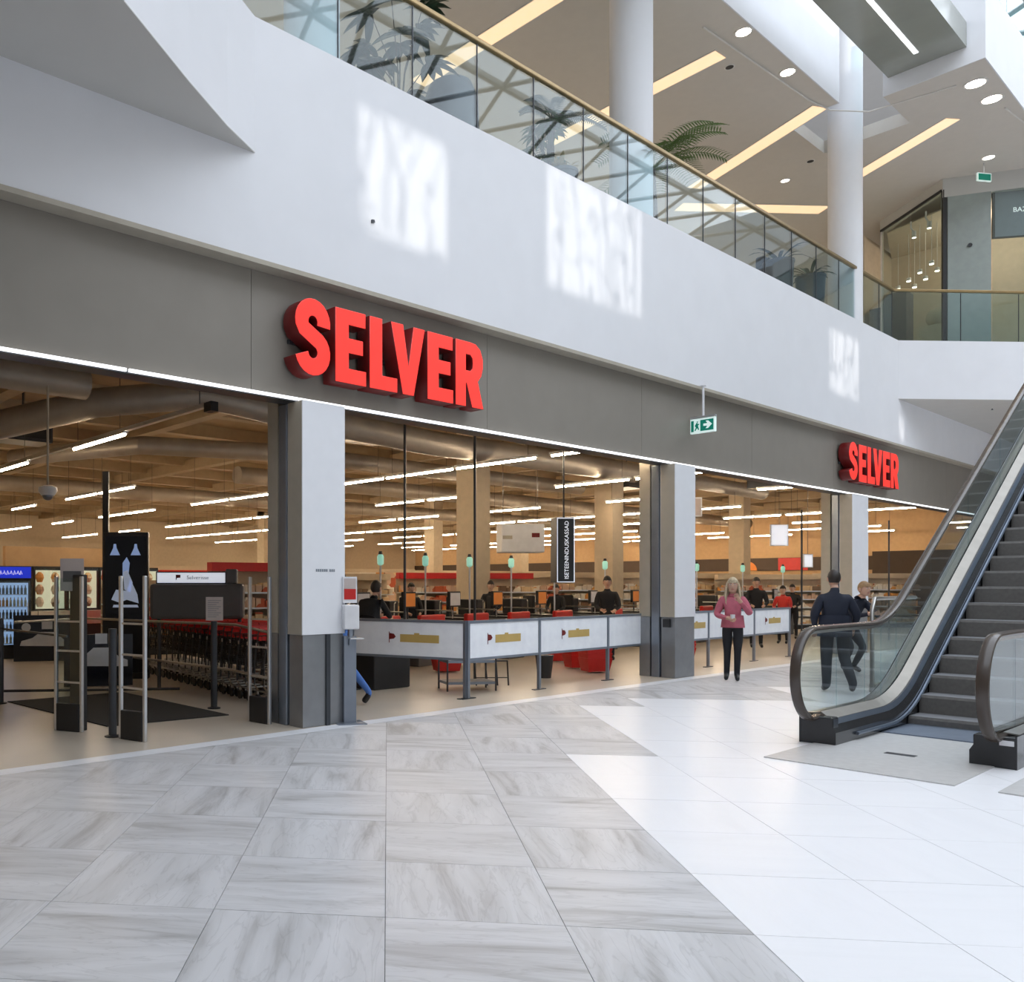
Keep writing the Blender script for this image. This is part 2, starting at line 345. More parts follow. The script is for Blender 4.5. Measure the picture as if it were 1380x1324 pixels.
# atrium walls behind the camera with window openings for the sun
wins = [(4.3, 5.95, 11.55, 13.15), (7.95, 10.6, 11.7, 13.6), (18.1, 19.9, 11.6, 13.1), (22.4, 22.9, 11.0, 11.7)]
bw = MB(); x = -10
for a, b, z0, z1 in wins:
    bw.box(x, -9.3, 0, a, -9, 19); bw.box(a, -9.3, 0, b, -9, z0); bw.box(a, -9.3, z1, b, -9, 19); x = b
bw.box(x, -9.3, 0, 50, -9, 19)
struct('wall_back', bw, M['wallbeige'])
for n, (a, b, z0, z1) in enumerate(wins):
    m_ = MB(); m_.box(a, -9.2, z0, a + .06, -9.1, z1).box(b - .06, -9.2, z0, b, -9.1, z1).box(a, -9.2, z0, b, -9.1, z0 + .06).box(a, -9.2, z1 - .06, b, -9.1, z1)
    w_ = struct('window_%d' % (n + 1), m_, M['alu'])
struct('wall_left', MB().box(-10.3, -9, 0, -10, 30, 19), M['wallbeige'])
struct('wall_right', MB().box(50, -9, 0, 50.3, 46, 19), M['wallbeige'])
struct('wall_upper_back', MB().box(-10, 30, 7.1, 50, 30.3, ZC), M['wallbeige'])
# glazed roof: diagonal lattice of beams
rf = MB()
for k in range(-3, 22):
    for d in (1, -1):
        a = (k * 3.2 - 8, -9, 18.6); b = (a[0] + d * 9.6, 7.3, 18.6)
        pts = [Vector(a), Vector(b)]
        if min(a[0], b[0]) > -10 and max(a[0], b[0]) < 50: rf.tube(pts, .09, 4)
for y in (-9, -3.6, 1.8, 7.3): rf.box(-10, y - .08, 18.5, 50, y + .08, 18.68)
struct('ceiling_skylight', rf, M['skyframe'])
struct('ceiling_roof', MB().box(-10.3, 7.3, 19, 50.3, 31, 19.3).box(-10.3, -9.3, 19.0, 50.3, -9, 19.3), M['plaster'])

# unseen fill lights added deep in the upper gallery to brighten its ceiling
for k in range(5):
    l = bpy.data.lights.new('gallery_fill_light', 'POINT'); l.energy = 150; l.color = (1, .84, .66); l.shadow_soft_size = .5
    o = bpy.data.objects.new('gallery_fill_light', l); C.objects.link(o); o.location = (6 + 6.5 * k, 15.5, 8.8)
# ------------------------------------------------------------------ upper ceiling (level three slab)
slab = [(-10, T), (21.1, T), (21.1, 8.35), (23.3, 8.35), (23.3, 6.6), (21.6, 6.6), (21.6, 4.87), (50, 4.87), (50, 30), (-10, 30)]
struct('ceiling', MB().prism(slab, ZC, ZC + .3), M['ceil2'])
par = MB()
par.box(-10, T - .02, ZC - .004, 21.12, T, 14.6); par.box(-10, T, ZC + .3, 21.1, T + .2, 14.6)
par.box(21.1, T, ZC - .004, 21.12, 8.4, 14.6); par.box(21.58, 4.85, ZC - .004, 50, 4.87, 13.65); par.box(21.58, 4.87, ZC - .004, 21.6, 6.6, 13.65); par.box(21.6, 4.87, ZC + .3, 50, 5.1, 13.6); par.box(21.6, 5.1, ZC + .3, 21.8, 6.6, 13.6)
struct('wall_level_three', par, M['plaster'])
struct('trim_3', MB().tube([(16.2, 7.85, ZC - .012), (20.45, 7.63, ZC - .012), (21.25, 7.5, ZC - .012), (22.0, 7.0, ZC - .012), (22.3, 5.5, ZC - .012)], .016, 6).tube([(24.2, 5.1, ZC - .012), (26.2, 4.9, ZC - .012)], .016, 6), M['rim'])
bg_ = MB().box(4, 5.15, 12.45, 21.57, 6.5, 12.95)
tag(bg_.build('footbridge', M['underside']), 'glossy grey underside of the high footbridge at top right', 'footbridge')
tag(MB().box(4, 5.80, 12.435, 21.0, 5.88, 12.449).build('light_strip', M['led']), 'straight white light line along the underside of the high footbridge', 'light strip')
tg = thing('glass_balustrade', 'teal glass balustrade in the top right corner above the white parapet', 'balustrade', (22, 4.95, 13.65))
for k in range(6): MB().box(1.6 * k, -.01, 0, 1.6 * k + 1.58, .01, 1.1).build('pane', M['tealglass'], tg)
MB().box(0, -.04, 1.1, 9.6, .04, 1.15).build('handrail', M['alu'], tg)

# ------------------------------------------------------------------ columns along the shop front
def front_column(n, x0, x1, label_z=1.03):
    base = MB().box(x0 + .01, T + .03, 0, x1 - .01, T + .27, 1.03)
    c = struct('column_%d' % n, base, M['coltaupe'], bevel=.004)
    MB().box(x0 - .005, T + .02, 1.032, x1 + .005, T + .28, ZS - .03).build('white_panel', M['colwhite'], c)
    MB().box(x0 - .009, T + .03, 1.034, x0 - .005, T + .27, ZS - .032).build('side_panel', M['beige'], c)
    MB().box(x0 - .01, T + .30, 0, x0 + .2, T + .44, ZS - .03).build('shutter_rail', M['bluegrey'], c, bevel=.01)
    MB().box(x0 + .06, T + .28, 0, x1 - .1, T + .46, ZS - .03).build('recess', M['darkmetal'], c)
    MB().box(x0 + .0, T + .47, 0, x1, T + .66, 1.03).build('rear_base', M['coltaupe'], c)
    MB().box(x0 + .0, T + .47, 1.035, x1, T + .66, 5.2).build('rear_pillar', M['beige'], c)
    return c
c1 = front_column(1, 6.0, 6.62)
MB().box(6.34, T + .012, 0, 6.40, T + .0295, 1.03).build('joint_strip', M['darkmetal'], c1)
m_ = MB()
for k in range(9): m_.box(6.19 + k * .03 + (.02 if k > 5 else 0), T + .017, 1.735, 6.19 + k * .03 + .02 + (.02 if k > 5 else 0), T + .0195, 1.765)
m_.build('faint_print', M['bluegrey'], c1, kind='stuff')
c2 = front_column(2, 14.12, 14.80)
c3 = front_column(3, 22.0, 22.95)
MB().box(14.08, T + .1, .86, 14.128, T + .22, 1.0).build('socket_box', M['dark'], c2)

# ------------------------------------------------------------------ red letters
def letter_splines():
    def S():
        # centre line of the S
        pts = []
        for k in range(0, 15):
            a = radians(-12 + k * (192 + 30) / 14); pts.append((.265 + .158 * cos(a), .595 + .16 * sin(a)))
        for k in range(1, 15):
            pass
        top = pts
        bot = []
        for k in range(0, 15):
            a = radians(180 + 12) + radians(k * (192 + 30) / 14); bot.append((.265 + .158 * cos(a), .26 + .16 * sin(a)))
        path = top + bot[::-1]
        h = .088; l = offset_path(path, h); r = offset_path(path, -h)
        return [l + r[::-1]]
    E_ = [[(0, 0), (.46, 0), (.46, .155), (.19, .155), (.19, .345), (.41, .345), (.41, .50), (.19, .50), (.19, .665), (.45, .665), (.45, .82), (0, .82)]]
    L2 = [[(0, 0), (.44, 0), (.44, .155), (.19, .155), (.19, .82), (0, .82)]]
    V = [[(.185, 0), (.365, 0), (.555, .82), (.37, .82), (.278, .30), (.18, .82), (-.01, .82)]]
    R = [[(0, 0), (.185, 0), (.185, .30), (.21, .30), (.32, 0), (.53, 0), (.42, .34), (.49, .42), (.52, .52), (.52, .64), (.47, .75), (.38, .81), (.28, .82), (0, .82)],
         [(.185, .45), (.28, .45), (.325, .49), (.335, .56), (.325, .63), (.28, .67), (.185, .67)]]
    return {'S': S(), 'E': E_, 'L': L2, 'V': V, 'R': R}
LS = letter_splines()
def letter_obj(ch, parent, x, sx, depth=.2, y=0):
    cu = bpy.data.curves.new('letter', 'CURVE'); cu.dimensions = '2D'; cu.fill_mode = 'BOTH'; cu.extrude = depth / 2; cu.bevel_depth = .008; cu.bevel_resolution = 1
    for sp in LS[ch]:
        s = cu.splines.new('POLY'); s.points.add(len(sp) - 1); s.use_cyclic_u = True
        for k, (a, b) in enumerate(sp): s.points[k].co = (a * sx, b, 0, 1)
    t = bpy.data.objects.new('t', cu); C.objects.link(t); dg = bpy.context.evaluated_depsgraph_get()
    me = bpy.data.meshes.new_from_object(t.evaluated_get(dg)); bpy.data.objects.remove(t)
    me.materials.clear(); me.materials.append(M['darkred']); me.materials.append(M['redface'])
    for p in me.polygons: p.material_index = 1 if p.normal.z > .9 else 0
    o = bpy.data.objects.new('letter', me); C.objects.link(o); o.parent = parent; o.rotation_euler = (pi / 2, 0, 0); o.location = (x, y - depth / 2, 0)
    return o
def sign(x0, z0, label, gap=1.0):
    t = thing('store_sign', label, 'sign', (x0, TFA - .045, z0))
    xs_ = [0, .60, 1.13, 1.49, 2.11, 2.63]
    for ch, x in zip('SELVER', xs_): letter_obj(ch, t, x, 1.0)
    MB().box(.1, -.0, .38, 3.0, .045, .42).build('mounting_rail', M['darkmetal'], t)
    return t
s1 = sign(5.79, 3.88, 'large red block letters SELVER on the grey fascia above the nearest column')
sign(21.45, 3.90, 'smaller-looking red block letters SELVER on the fascia far right, near the escalator')

tag(MB().prism_y([(7.02, 5.84), (7.07, 5.85), (7.06, 5.88), (7.02, 5.875)], T - .02, T).build('detector', M['darkmetal']), 'tiny dark detector on the white band under the left sun patch', 'detector')
# exit sign hanging on a bent rod, its face turned towards the left
ex = thing('exit_sign', 'green and white emergency exit sign with arrow, hanging below the band', 'sign', (14.86, 7.2, 4.36))
MB().box(-.03, -.21, -.15, .03, .21, .10).build('housing', M['exitwhite'], ex)
MB().box(-.035, -.215, .10, .035, .215, .14).build('top_rail', M['alu'], ex)
MB().box(-.034, -.19, -.12, -.0305, .035, .07).build('green_field', M['exitgreen'], ex)
MB().box(-.034, .15, -.12, -.0305, .195, .07).build('door_symbol', M['exitgreen'], ex)
MB().prism_x([(-.02, -.04), (-.02, 0.0), (-.09, 0.0), (-.06, .045), (-.10, .045), (-.165, -.02), (-.10, -.085), (-.06, -.085), (-.09, -.04)], -.038, -.0345).build('arrow', M['exitwhite'], ex)
MB().prism_x([(.12, -.11), (.09, -.06), (.07, -.10), (.055, -.09), (.075, -.02), (.05, .0), (.06, .01), (.085, .01), (.08, .03), (.10, .03), (.13, -.02), (.11, -.05), (.135, -.1)], -.034, -.0305).ball((-.032, .085, .045), .012, 6).build('running_figure', M['exitgreen'], ex)
MB().lathe((0, 0, 0), [(.05, .655), (.05, .67)], 12).tube([(0, 0, .14), (0, .0, .665)], .02, 8).build('rod', M['whiteplastic'], ex, smooth=True)

# ------------------------------------------------------------------ round columns and balustrade on the upper level
for n, (x, y, z1) in enumerate([(6.75, 8.05, ZC), (13.62, 7.82, ZC), (22.65, 7.68, 18.4)]):
    c = struct('column_%d' % (n + 4), MB().lathe((x, y, 0), [(.345, 7.1), (.345, z1)], 40), M['plaster'], smooth=True)
    MB().lathe((x, y, 0), [(.352, 7.1), (.352, 7.25)], 40).build('foot_ring', M['alu'], c, smooth=True)
bal = thing('glass_balustrade', 'curved clear glass balustrade with bronze handrail above the white band', 'balustrade', (0, 0, ZT))
seg = []
path = offset_path(EDGE, .12)
def resample(pts, step):
    out = [pts[0]]; acc = 0
    L = [0]
    for a, b in zip(pts, pts[1:]): L.append(L[-1] + math.dist(a, b))
    n = int(L[-1] / step)
    res = []
    for k in range(n + 1):
        d = k * step + .25
        for i in range(len(pts) - 1):
            if L[i] <= d <= L[i + 1]:
                f = (d - L[i]) / (L[i + 1] - L[i]); res.append((pts[i][0] + f * (pts[i + 1][0] - pts[i][0]), pts[i][1] + f * (pts[i + 1][1] - pts[i][1]))); break
    return res
i5 = 9
R1 = resample(path[:10], 1.24); R2 = [(5.33 + .04 + 1.24 * k, T + .12) for k in range(0, 16)] ; R3 = resample(path[10:], 1.5)
pts_all = R1 + R2[:16] + [(24.86, T + .12)] + R3[1:]
clean = [pts_all[0]]
for p in pts_all[1:]:
    if math.dist(p, clean[-1]) > .4: clean.append(p)
for a, b in zip(clean, clean[1:]):
    d = math.dist(a, b); ux, uy = (b[0] - a[0]) / d, (b[1] - a[1]) / d
    mb = MB(); w = .012; A = (a[0] + ux * w, a[1] + uy * w); B = (b[0] - ux * w, b[1] - uy * w)
    ribbon(mb, [A, B], .016, 0, 1.24); mb.build('pane', M['glass2'], bal)
    MB().box(a[0] - .006, a[1] - .006, 0, a[0] + .006, a[1] + .012, 1.22).build('joint', M['darkmetal'], bal)
hr = MB(); ribbon(hr, offset_path(EDGE, .09), .075, 1.235, 1.30); hr.build('handrail', M['bronze'], bal, bevel=.012)
ch_ = MB(); ribbon(ch_, offset_path(EDGE, .08), .09, -.02, .012); ch_.build('base_channel', M['alu'], bal)

# ceiling coves, downlights
def cove(a, b, w, lab):
    d = math.dist(a, b); ux, uy = (b[0] - a[0]) / d, (b[1] - a[1]) / d
    t = thing('cove_light', lab, 'light', ((a[0] + b[0]) / 2, (a[1] + b[1]) / 2, ZC), math.atan2(uy, ux))
    MB().box(-d / 2, -w / 2, -.012, d / 2, w / 2, -.004).build('diffuser', M['trough'], t)
    MB().box(-d / 2 - .02, -w / 2 - .02, -.016, d / 2 + .02, -w / 2, -.001).box(-d / 2 - .02, w / 2, -.016, d / 2 + .02, w / 2 + .02, -.001).build('rim', M['rim'], t)
cove((13.25, 8.6), (13.3, 12.4), .42, 'long warm ceiling cove light at left, ending above the big-leaved plant')
cove((17.3, 8.05), (17.55, 12.2), .40, 'warm ceiling cove light behind the left round column')
cove((20.95, 7.6), (22.6, 11.2), .40, 'warm ceiling cove light between the two round columns')
cove((23.85, 5.95), (25.6, 8.9), .36, 'warm ceiling cove light right of the right round column')
cove((23.4, 12.0), (26.8, 9.6), .5, 'crosswise warm cove light low behind the handrail between the round columns')
def downlight(x, y, r, m, lab, z=ZC):
    t = thing('downlight', lab, 'light', (x, y, z))
    MB().lathe((0, 0, 0), [(r * 1.25, 0), (r * 1.25, -.012), (r, -.016), (r, -.004)], 20).build('ring', M['rim'], t)
    MB().lathe((0, 0, 0), [(r * .98, -.003), (r * .98, -.017)], 20).build('lens', m, t)
downlight(16.95, 7.45, .13, M['spot'], 'bright spotlight near the ceiling edge, upper of the pair left of the right column')
downlight(19.0, 7.48, .13, M['spot'], 'bright spotlight near the ceiling edge, lower of the pair left of the right column')
downlight(22.54, 5.23, .17, M['spot'], 'glaring spotlight at top right, left one of two side by side')
downlight(23.54, 5.18, .17, M['spot'], 'glaring spotlight at top right, right one of two side by side')
downlight(24.05, 9.53, .10, M['spotsoft'], 'small oval downlight left of the right round column')
downlight(26.7, 5.94, .12, M['spotsoft'], 'small downlight near the hanging exit sign of the upper level')
for (x, y) in ((17.88, 8.13), (23.45, 8.71)):
    t = thing('ceiling_socket', 'small dark round ceiling opening %s' % ('beside the second cove light' if x < 20 else 'between the third cove light and the right column'), 'ceiling fitting', (x, y, ZC))
    MB().lathe((0, 0, 0), [(.10, 0), (.10, -.012)], 16).build('ring', M['rim'], t); MB().lathe((0, 0, 0), [(.075, -.011), (.075, -.016)], 16).build('opening', M['dark'], t)
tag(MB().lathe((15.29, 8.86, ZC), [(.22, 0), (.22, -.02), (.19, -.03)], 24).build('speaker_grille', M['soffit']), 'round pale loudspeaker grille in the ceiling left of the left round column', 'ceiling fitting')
def sprinkler(x, y, z, lab):
    t = thing('sprinkler', lab, 'sprinkler', (x, y, z))
    MB().lathe((0, 0, 0), [(.05, 0), (.045, -.012)], 14).build('collar', M['steel'], t); MB().tube([(0, 0, -.01), (0, 0, -.06)], .012, 8).lathe((0, 0, 0), [(.028, -.06), (.028, -.066)], 12).build('head', M['darkmetal'], t)
sprinkler(2.6, 6.05, ZB + .02, 'small sprinkler head in the white soffit at top left')
sprinkler(28.2, 6.2, ZB + .02, 'small sprinkler head in the soffit right of the far red letters')

# ------------------------------------------------------------------ shop on the upper level, right
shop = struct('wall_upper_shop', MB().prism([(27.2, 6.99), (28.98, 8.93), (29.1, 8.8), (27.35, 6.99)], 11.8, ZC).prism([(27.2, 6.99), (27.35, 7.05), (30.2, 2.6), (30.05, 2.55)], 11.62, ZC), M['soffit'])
sg = thing('shop_window', 'glass shop front running back from the corner pillar of the upper shop', 'shop window', (27.24, 7.0, 7.1))
for k in range(2):
    a = (1.0 * k * .92 + .04, 1.0 * k); d = math.dist((0, 0), (1.72, 1.87)) / 2
    A = (.86 * k + .02, .935 * k + .02); B = (.86 * (k + 1) - .02, .935 * (k + 1) - .02)
    m_ = MB(); ribbon(m_, [A, B], .02, .05, 4.7); m_.build('pane', M['glass3'], sg)
m_ = MB(); ribbon(m_, [(0, 0), (1.74, 1.89)], .05, 4.68, 4.74); ribbon(m_, [(0, 0), (1.74, 1.89)], .05, 0, .06); m_.build('frame', M['dark'], sg)
MB().box(1.70, 1.85, 0, 1.76, 1.91, 4.7).build('end_post', M['alu'], sg)
pil = thing('shop_pillar', 'green grey metal corner pillar of the upper shop', 'pillar', (27.2, 6.98, 7.1))
MB().prism([(0, 0), (.08, .06), (.13, .0), (.06, -.06)], 0, 4.72).build('dark_edge', M['dark'], pil)
MB().prism([(.06, -.08), (.12, -.02), (.62, -.82), (.54, -.86)], 0, 4.52).build('cladding', M['greengrey'], pil)
MB().lathe((0, 0, 0), [(.05, 0), (.05, .012)], 14).build('sensor', M['dark'], pil, loc=(.28, -.49, 3.2), rot=(pi / 2, 0, -.98))
sb = thing('shop_signboard', 'blue grey signboard with white lettering in the upper shop window', 'sign', (27.94, 6.10, 10.5), -.858)
MB().box(0, -.02, -.02, 3.0, .03, 1.25).build('board', M['signgrey'], sb); MB().box(-.04, -.03, -.05, 0, .035, 1.27).box(0, -.03, -.05, 3, .035, -.02).build('frame', M['dark'], sb)
text_mesh('lettering', 'BAZAARIOOM', .17, M['lettering'], sb, (.95, -.03, .64), (pi / 2, 0, 0), .004)
w2 = thing('shop_window', 'glass shop front under the blue grey signboard', 'shop window', (27.75, 6.1, 7.1), -1.0)
for k in range(3): MB().box(k * 1.5 + .01, 0, .05, k * 1.5 + 1.49, .02, 4.5).build('pane', M['glass3'], w2)
struct('wall_shop_interior', MB().box(31.5, 3, 7.1, 31.7, 9.6, 11.9).box(29.2, 9.4, 7.1, 31.7, 9.6, 11.9).prism([(28.3, 7), (29.1, 8.8), (31.5, 9.4), (31.5, 3), (30.2, 3)], 11.75, 11.78), M['shopbeige'])
tag(MB().box(29.0, 8.3, 7.1, 29.6, 8.9, 9.95).box(29.3, 8.9, 7.1, 29.9, 9.3, 9.7).build('display_stand', M['charcoal']), 'tall dark display stand inside the upper glass shop', 'display')
tag(MB().ball((28.9, 7.5, 8.95), (.42, .3, .28), 14).ball((28.75, 7.1, 9.5), (.4, .16, .12), 12).box(28.5, 7.2, 7.1, 29.3, 7.9, 8.7).build('display_figure', M['shopbeige'], smooth=True), 'pale rounded display object behind the balustrade glass in the upper shop', 'display')
for k in range(8):
    x, y = 28.6 + (k % 4) * .55 + .2 * (k // 4), 7.6 + (k % 4) * .42 - .35 * (k // 4)
    tag(MB().lathe((x, y, 10.4), [(.006, 1.35), (.006, .1), (.06, .08), (.06, 0)], 12, 0).lathe((x, y, 10.38), [(.055, .02), (.055, 0)], 12, 1).build('pendant_lamp', [M['whiteplastic'], M['spotsoft']]), 'small round lamp hanging in rows inside the upper glass shop', 'lamp', 'pendant lamps in the upper shop')
for k in range(3):
    x, y = 27.75 + k * .45, 7.15 + k * .47
    tag(MB().tube([(x, y, 11.74), (x, y, 11.55), (x + .04, y - .05, 11.45)], .02, 6).lathe((x + .05, y - .06, 11.28), [(.05, .18), (.055, 0)], 12, 0).lathe((x + .05, y - .06, 11.27), [(.05, .01), (.05, 0)], 12, 1).build('track_spotlight', [M['whiteplastic'], M['spotsoft']]), 'white track spotlight behind the upper shop glass, %s' % ('nearest the corner pillar', 'middle one', 'furthest from the corner pillar')[k], 'lamp')
l = bpy.data.lights.new('shop_light', 'POINT'); l.energy = 60; l.color = (1, .86, .68); l.shadow_soft_size = .3; o = bpy.data.objects.new('shop_light', l); C.objects.link(o); o.location = (29.8, 6.6, 11.2)
e2 = thing('exit_sign', 'small green exit sign edge-on under the upper ceiling at right', 'sign', (27.0, 6.1, 11.75), -.5)
MB().box(-.2, -.02, -.1, .2, .02, .1).build('housing', M['exitwhite'], e2); MB().box(-.18, -.024, -.08, .18, -.021, .08).build('green_field', M['exitgreen'], e2); MB().tube([(0, 0, .1), (0, 0, .35)], .012, 6).build('rod', M['alu'], e2)

# ------------------------------------------------------------------ escalator
def escalator(loc, label, rise=7.1, ylo=-.69, yhi=.69, nsteps=36):
    """local x runs up the slope, y across; x=0 at the front of the newel bases"""
    t = thing('escalator', label, 'escalator', loc)
    sl = math.tan(radians(30)); x0 = 2.05
    def base(x):                    # height of the step line with a soft knee
        k = .55
        d = x - x0
        if d < -k: return 0
        if d < k: return sl * (d + k) ** 2 / (4 * k)
        return sl * d
    xend = x0 + rise / sl
    xs = [-.1, .4, .9, 1.2, 1.45, 1.6, 1.75, 1.9, 2.05, 2.2, 2.35, 2.5, 2.65, 3.0, 5, 8, 11, xend]
    for side, y in ((1, yhi), (-1, ylo)):
        s = -side          # direction towards the steps
        def off(a): return y + s * a
        # glass panes: newel pane with rounded nose, then sloping panes
        nose = [(-.05 - .36 * sin(radians(a)), .72 - .40 * cos(radians(a))) for a in range(0, 181, 15)]
        bx = .55
        poly = [(bx, .30)] + nose[1:-1] + [(-.05, 1.12), (bx, 1.12)]
        poly = [(bx, .30), (.0, .32)] + [(-.05 - .36 * sin(radians(a)), .72 - .40 * cos(radians(a))) for a in range(15, 181, 15)] + [(bx, 1.12)]
        MB().prism_y(poly, y - .006, y + .006).build('glass_pane', M['glass'], t)
        cuts = [bx + .01, 1.35, 1.85, 2.35, 3.6, 5.2, 6.8, 8.4, 10.0, 11.6, xend]
        for a, b in zip(cuts, cuts[1:]):
            n = 4 if b < 3 else 1; q = [a + (b - a - .008) * k / n for k in range(n + 1)]
            hh = lambda x: base(x - .0)
            MB().prism_y([(x, hh(x) + .30) for x in q] + [(x, hh(x) + 1.12) for x in q[::-1]], y - .006, y + .006).build('glass_pane', M['glass'], t)
        # moving handrail: round the newel and up the slope
        path = [(.35, .27), (.12, .27)] + [(-.05 - .42 * sin(radians(a)), .70 - .45 * cos(radians(a))) for a in range(10, 181, 10)] + [(.25, 1.155)] + [(x, base(x) + 1.155) for x in xs[2:]]
        secs = []
        for i, (px_, pz) in enumerate(path):
            a = path[max(i - 1, 0)]; b = path[min(i + 1, len(path) - 1)]; dx, dz = b[0] - a[0], b[1] - a[1]; l = sqrt(dx * dx + dz * dz); nx, nz = -dz / l, dx / l
            if i < 20: nx, nz = (-dz / l, dx / l)
            w = .042; h = .018
            prof = [(-w, -h), (w, -h), (w + .006, 0), (w, h * .8), (w * .5, h * 1.3), (-w * .5, h * 1.3), (-w, h * .8), (-w - .006, 0)]
            secs.append([(px_ + nx * c, y + b_, pz + nz * c) for b_, c in prof])
        MB().strip(secs).build('handrail', M['goldrail'], t, smooth=True)
        # steel guide under the handrail
        secs = []
        for i, (px_, pz) in enumerate(path[2:]):
            i += 2; a = path[max(i - 1, 0)]; b = path[min(i + 1, len(path) - 1)]; dx, dz = b[0] - a[0], b[1] - a[1]; l = sqrt(dx * dx + dz * dz); nx, nz = -dz / l, dx / l
            secs.append([(px_ - nx * c, y + b_, pz - nz * c) for b_, c in ((-.018, .02), (.018, .02), (.018, .05), (-.018, .05))])
        MB().strip(secs).build('handrail_guide', M['steel'], t)
        def band(name, m, p0, p1, xa=0.12, th=.012):
            X = [x for x in xs if x > xa]; X = [xa] + X
            secs = []
            for x in X:
                z = base(x); k = 1.0
                secs.append([(x, off(p0[0]), z + p0[1]), (x, off(p1[0]), z + p1[1]), (x, off(p1[0]), z + p1[1] - th), (x, off(p0[0]), z + p0[1] - th)])
            return MB().strip(secs).build(name, m, t)
        band('inner_deck', M['decksteel'], (.012, .31), (.105, .245))
        band('deck_groove', M['dark'], (.105, .24), (.125, .235))
        band('lower_deck', M['steelblue'], (.125, .25), (.185, .12))
        band('skirt_trim', M['steelblue'], (.185, .10), (.20, .075), .9)
        band('outer_deck', M['steel'], (-.012, .30), (-.12, .29))
        # skirt beside the steps, black nose box, outer cladding
        X = [-.02] + [x for x in xs if x > .2]
        MB().strip([[(x, off(.155), base(x) * (1 if x > 0 else 1) - (.0 if x < 1.6 else .35)), (x, off(.195), base(x) - (.0 if x < 1.6 else .35)), (x, off(.195), base(x) + .13), (x, off(.155), base(x) + .20)] for x in X]).build('skirt', M['black_gloss'], t)
        MB().box(-.02, min(off(-.13), off(.17)), 0, .13, max(off(-.13), off(.17)), .275).build('newel_base', M['black_gloss'], t, bevel=.015)
        MB().strip([[(x, off(-.135), 0 if x < 2.6 else base(x) - .95), (x, off(-.12), 0 if x < 2.6 else base(x) - .95), (x, off(-.12), base(x) + .285), (x, off(-.135), base(x) + .285)] for x in X]).build('side_cladding', M['black_gloss'], t)
        MB().tube([(.5, off(.21), .075)] + [(x, off(.21), base(x) + .075) for x in xs if x > .6], .018, 6).build('skirt_brush', M['steelblue'], t, smooth=True)
    lo, hi = ylo + .205, yhi - .205
    # steps
    e0 = 1.62; run = .40; k = 0
    first = None; x = e0
    for k in range(nsteps):
        xk = 2.05 + .365 * k
        z1 = .11 + .2075 * k
        z0 = z1 - .2075 if k else .0
        if z1 > rise - .05: break
        if first is None or k < 2:
            o = MB().prism_y([(0, z0 - z1), (.0, -.03), (.012, 0), (.42, 0), (.42, -.04), (.06, -.05), (.03, z0 - z1)], lo, hi, 0).build('step', [M['step'], M['riser']], t)
            for p in o.data.polygons: p.material_index = 1 if p.normal.x < -.7 else 0
            o.location = (xk, 0, z1); ln = MB().box(-.001, lo + .02, -.022, .014, hi - .02, .001).build('edge_line', M['steel'], o) if False else None
            if k >= 1: first = o
        else:
            c = first.copy(); C.objects.link(c); c.location = (xk, 0, z1)
    MB().prism_y([(2.3, .0), (2.6, .0), (xend, rise - .5), (xend, rise - .68), (2.75, .0)], lo, hi).build('truss_floor', M['dark'], t)
    MB().prism_y([(2.6, -.02), (xend, rise - .72), (xend, rise - .95), (3.0, -.02)], ylo - .12, yhi + .12).build('underside', M['underside'], t)
    MB().box(-1.15, ylo + .02, .0005, 1.2, yhi - .0, .010).build('landing_plate', M['plate'], t)
    MB().box(1.2, lo, .001, 2.06, hi, .022).build('comb_plate', M['steelblue'], t)
    for q in range(18):
        pass
    MB().box(-.1, ylo + .58, .0105, .0, ylo + .82, .0125).build('plate_handle', M['darkmetal'], t)
    return t
esc = escalator((9.5, 2.9, 0), 'escalator with black rubber handrails and dark steps rising to the right', yhi=.59, ylo=-.85)
tag(MB().box(9.35 - 1.0, .35, .0005, 10.4, 1.80, .010).build('landing_plate', M['plate']), 'brushed metal floor plate at the right edge, in front of the right newel', 'floor plate')
tag(MB().box(9.474, 1.935, .20, 9.479, 2.035, .245).build('notice_plate', M['whiteplastic']), 'small white label on the black base of the right newel', 'label')
gb = thing('glass_barrier', 'free-standing glass barrier with a rounded steel end behind the escalator', 'barrier', (14.6, 4.6, 0))
pl = [(0, .1), (1.9, .1), (1.9, 1.35), (.12, 1.35), (0, 1.2)]
MB().prism_y(pl, -.01, .01).build('pane', M['glass'], gb); MB().tube([(0, 0, 0), (0, 0, 1.2), (.1, 0, 1.38), (1.9, 0, 1.38)], .03, 8).build('rail', M['steel'], gb, smooth=True); MB().box(0, -.04, 0, 1.9, .04, .12).build('foot', M['steel'], gb)

# ------------------------------------------------------------------ plants on the upper level
def leaf_blade(mb, base, d, up, L, w, droop=.4, n=4, mi=0):
    """one tapering, drooping leaf blade with a fold"""
    d = Vector(d).normalized(); side = d.cross(Vector((0, 0, 1)));
    side = side.normalized() if side.length > .01 else Vector((1, 0, 0))
    b = Vector(base); secs = []
    for k in range(n + 1):
        f = k / n; p = b + d * L * f + Vector((0, 0, up * L * f - droop * L * f * f))
        ww = w * sin(pi * min(1, .12 + f * .88)) ** .8 * .5 + .001
        secs.append([p + side * ww, p + Vector((0, 0, -.12 * ww)), p - side * ww, p + Vector((0, 0, -.12 * ww - .004))])
    mb.strip(secs, True, True, mi)
def pot(parent, r, h, m='pot', z=0):
    MB().lathe((0, 0, z), [(r * .75, 0), (r, h), (r * 1.04, h), (r * 1.04, h - .05), (r * .9, h - .06), (r * .9, h - .08)], 20).build('planter', M[m], parent, smooth=True)
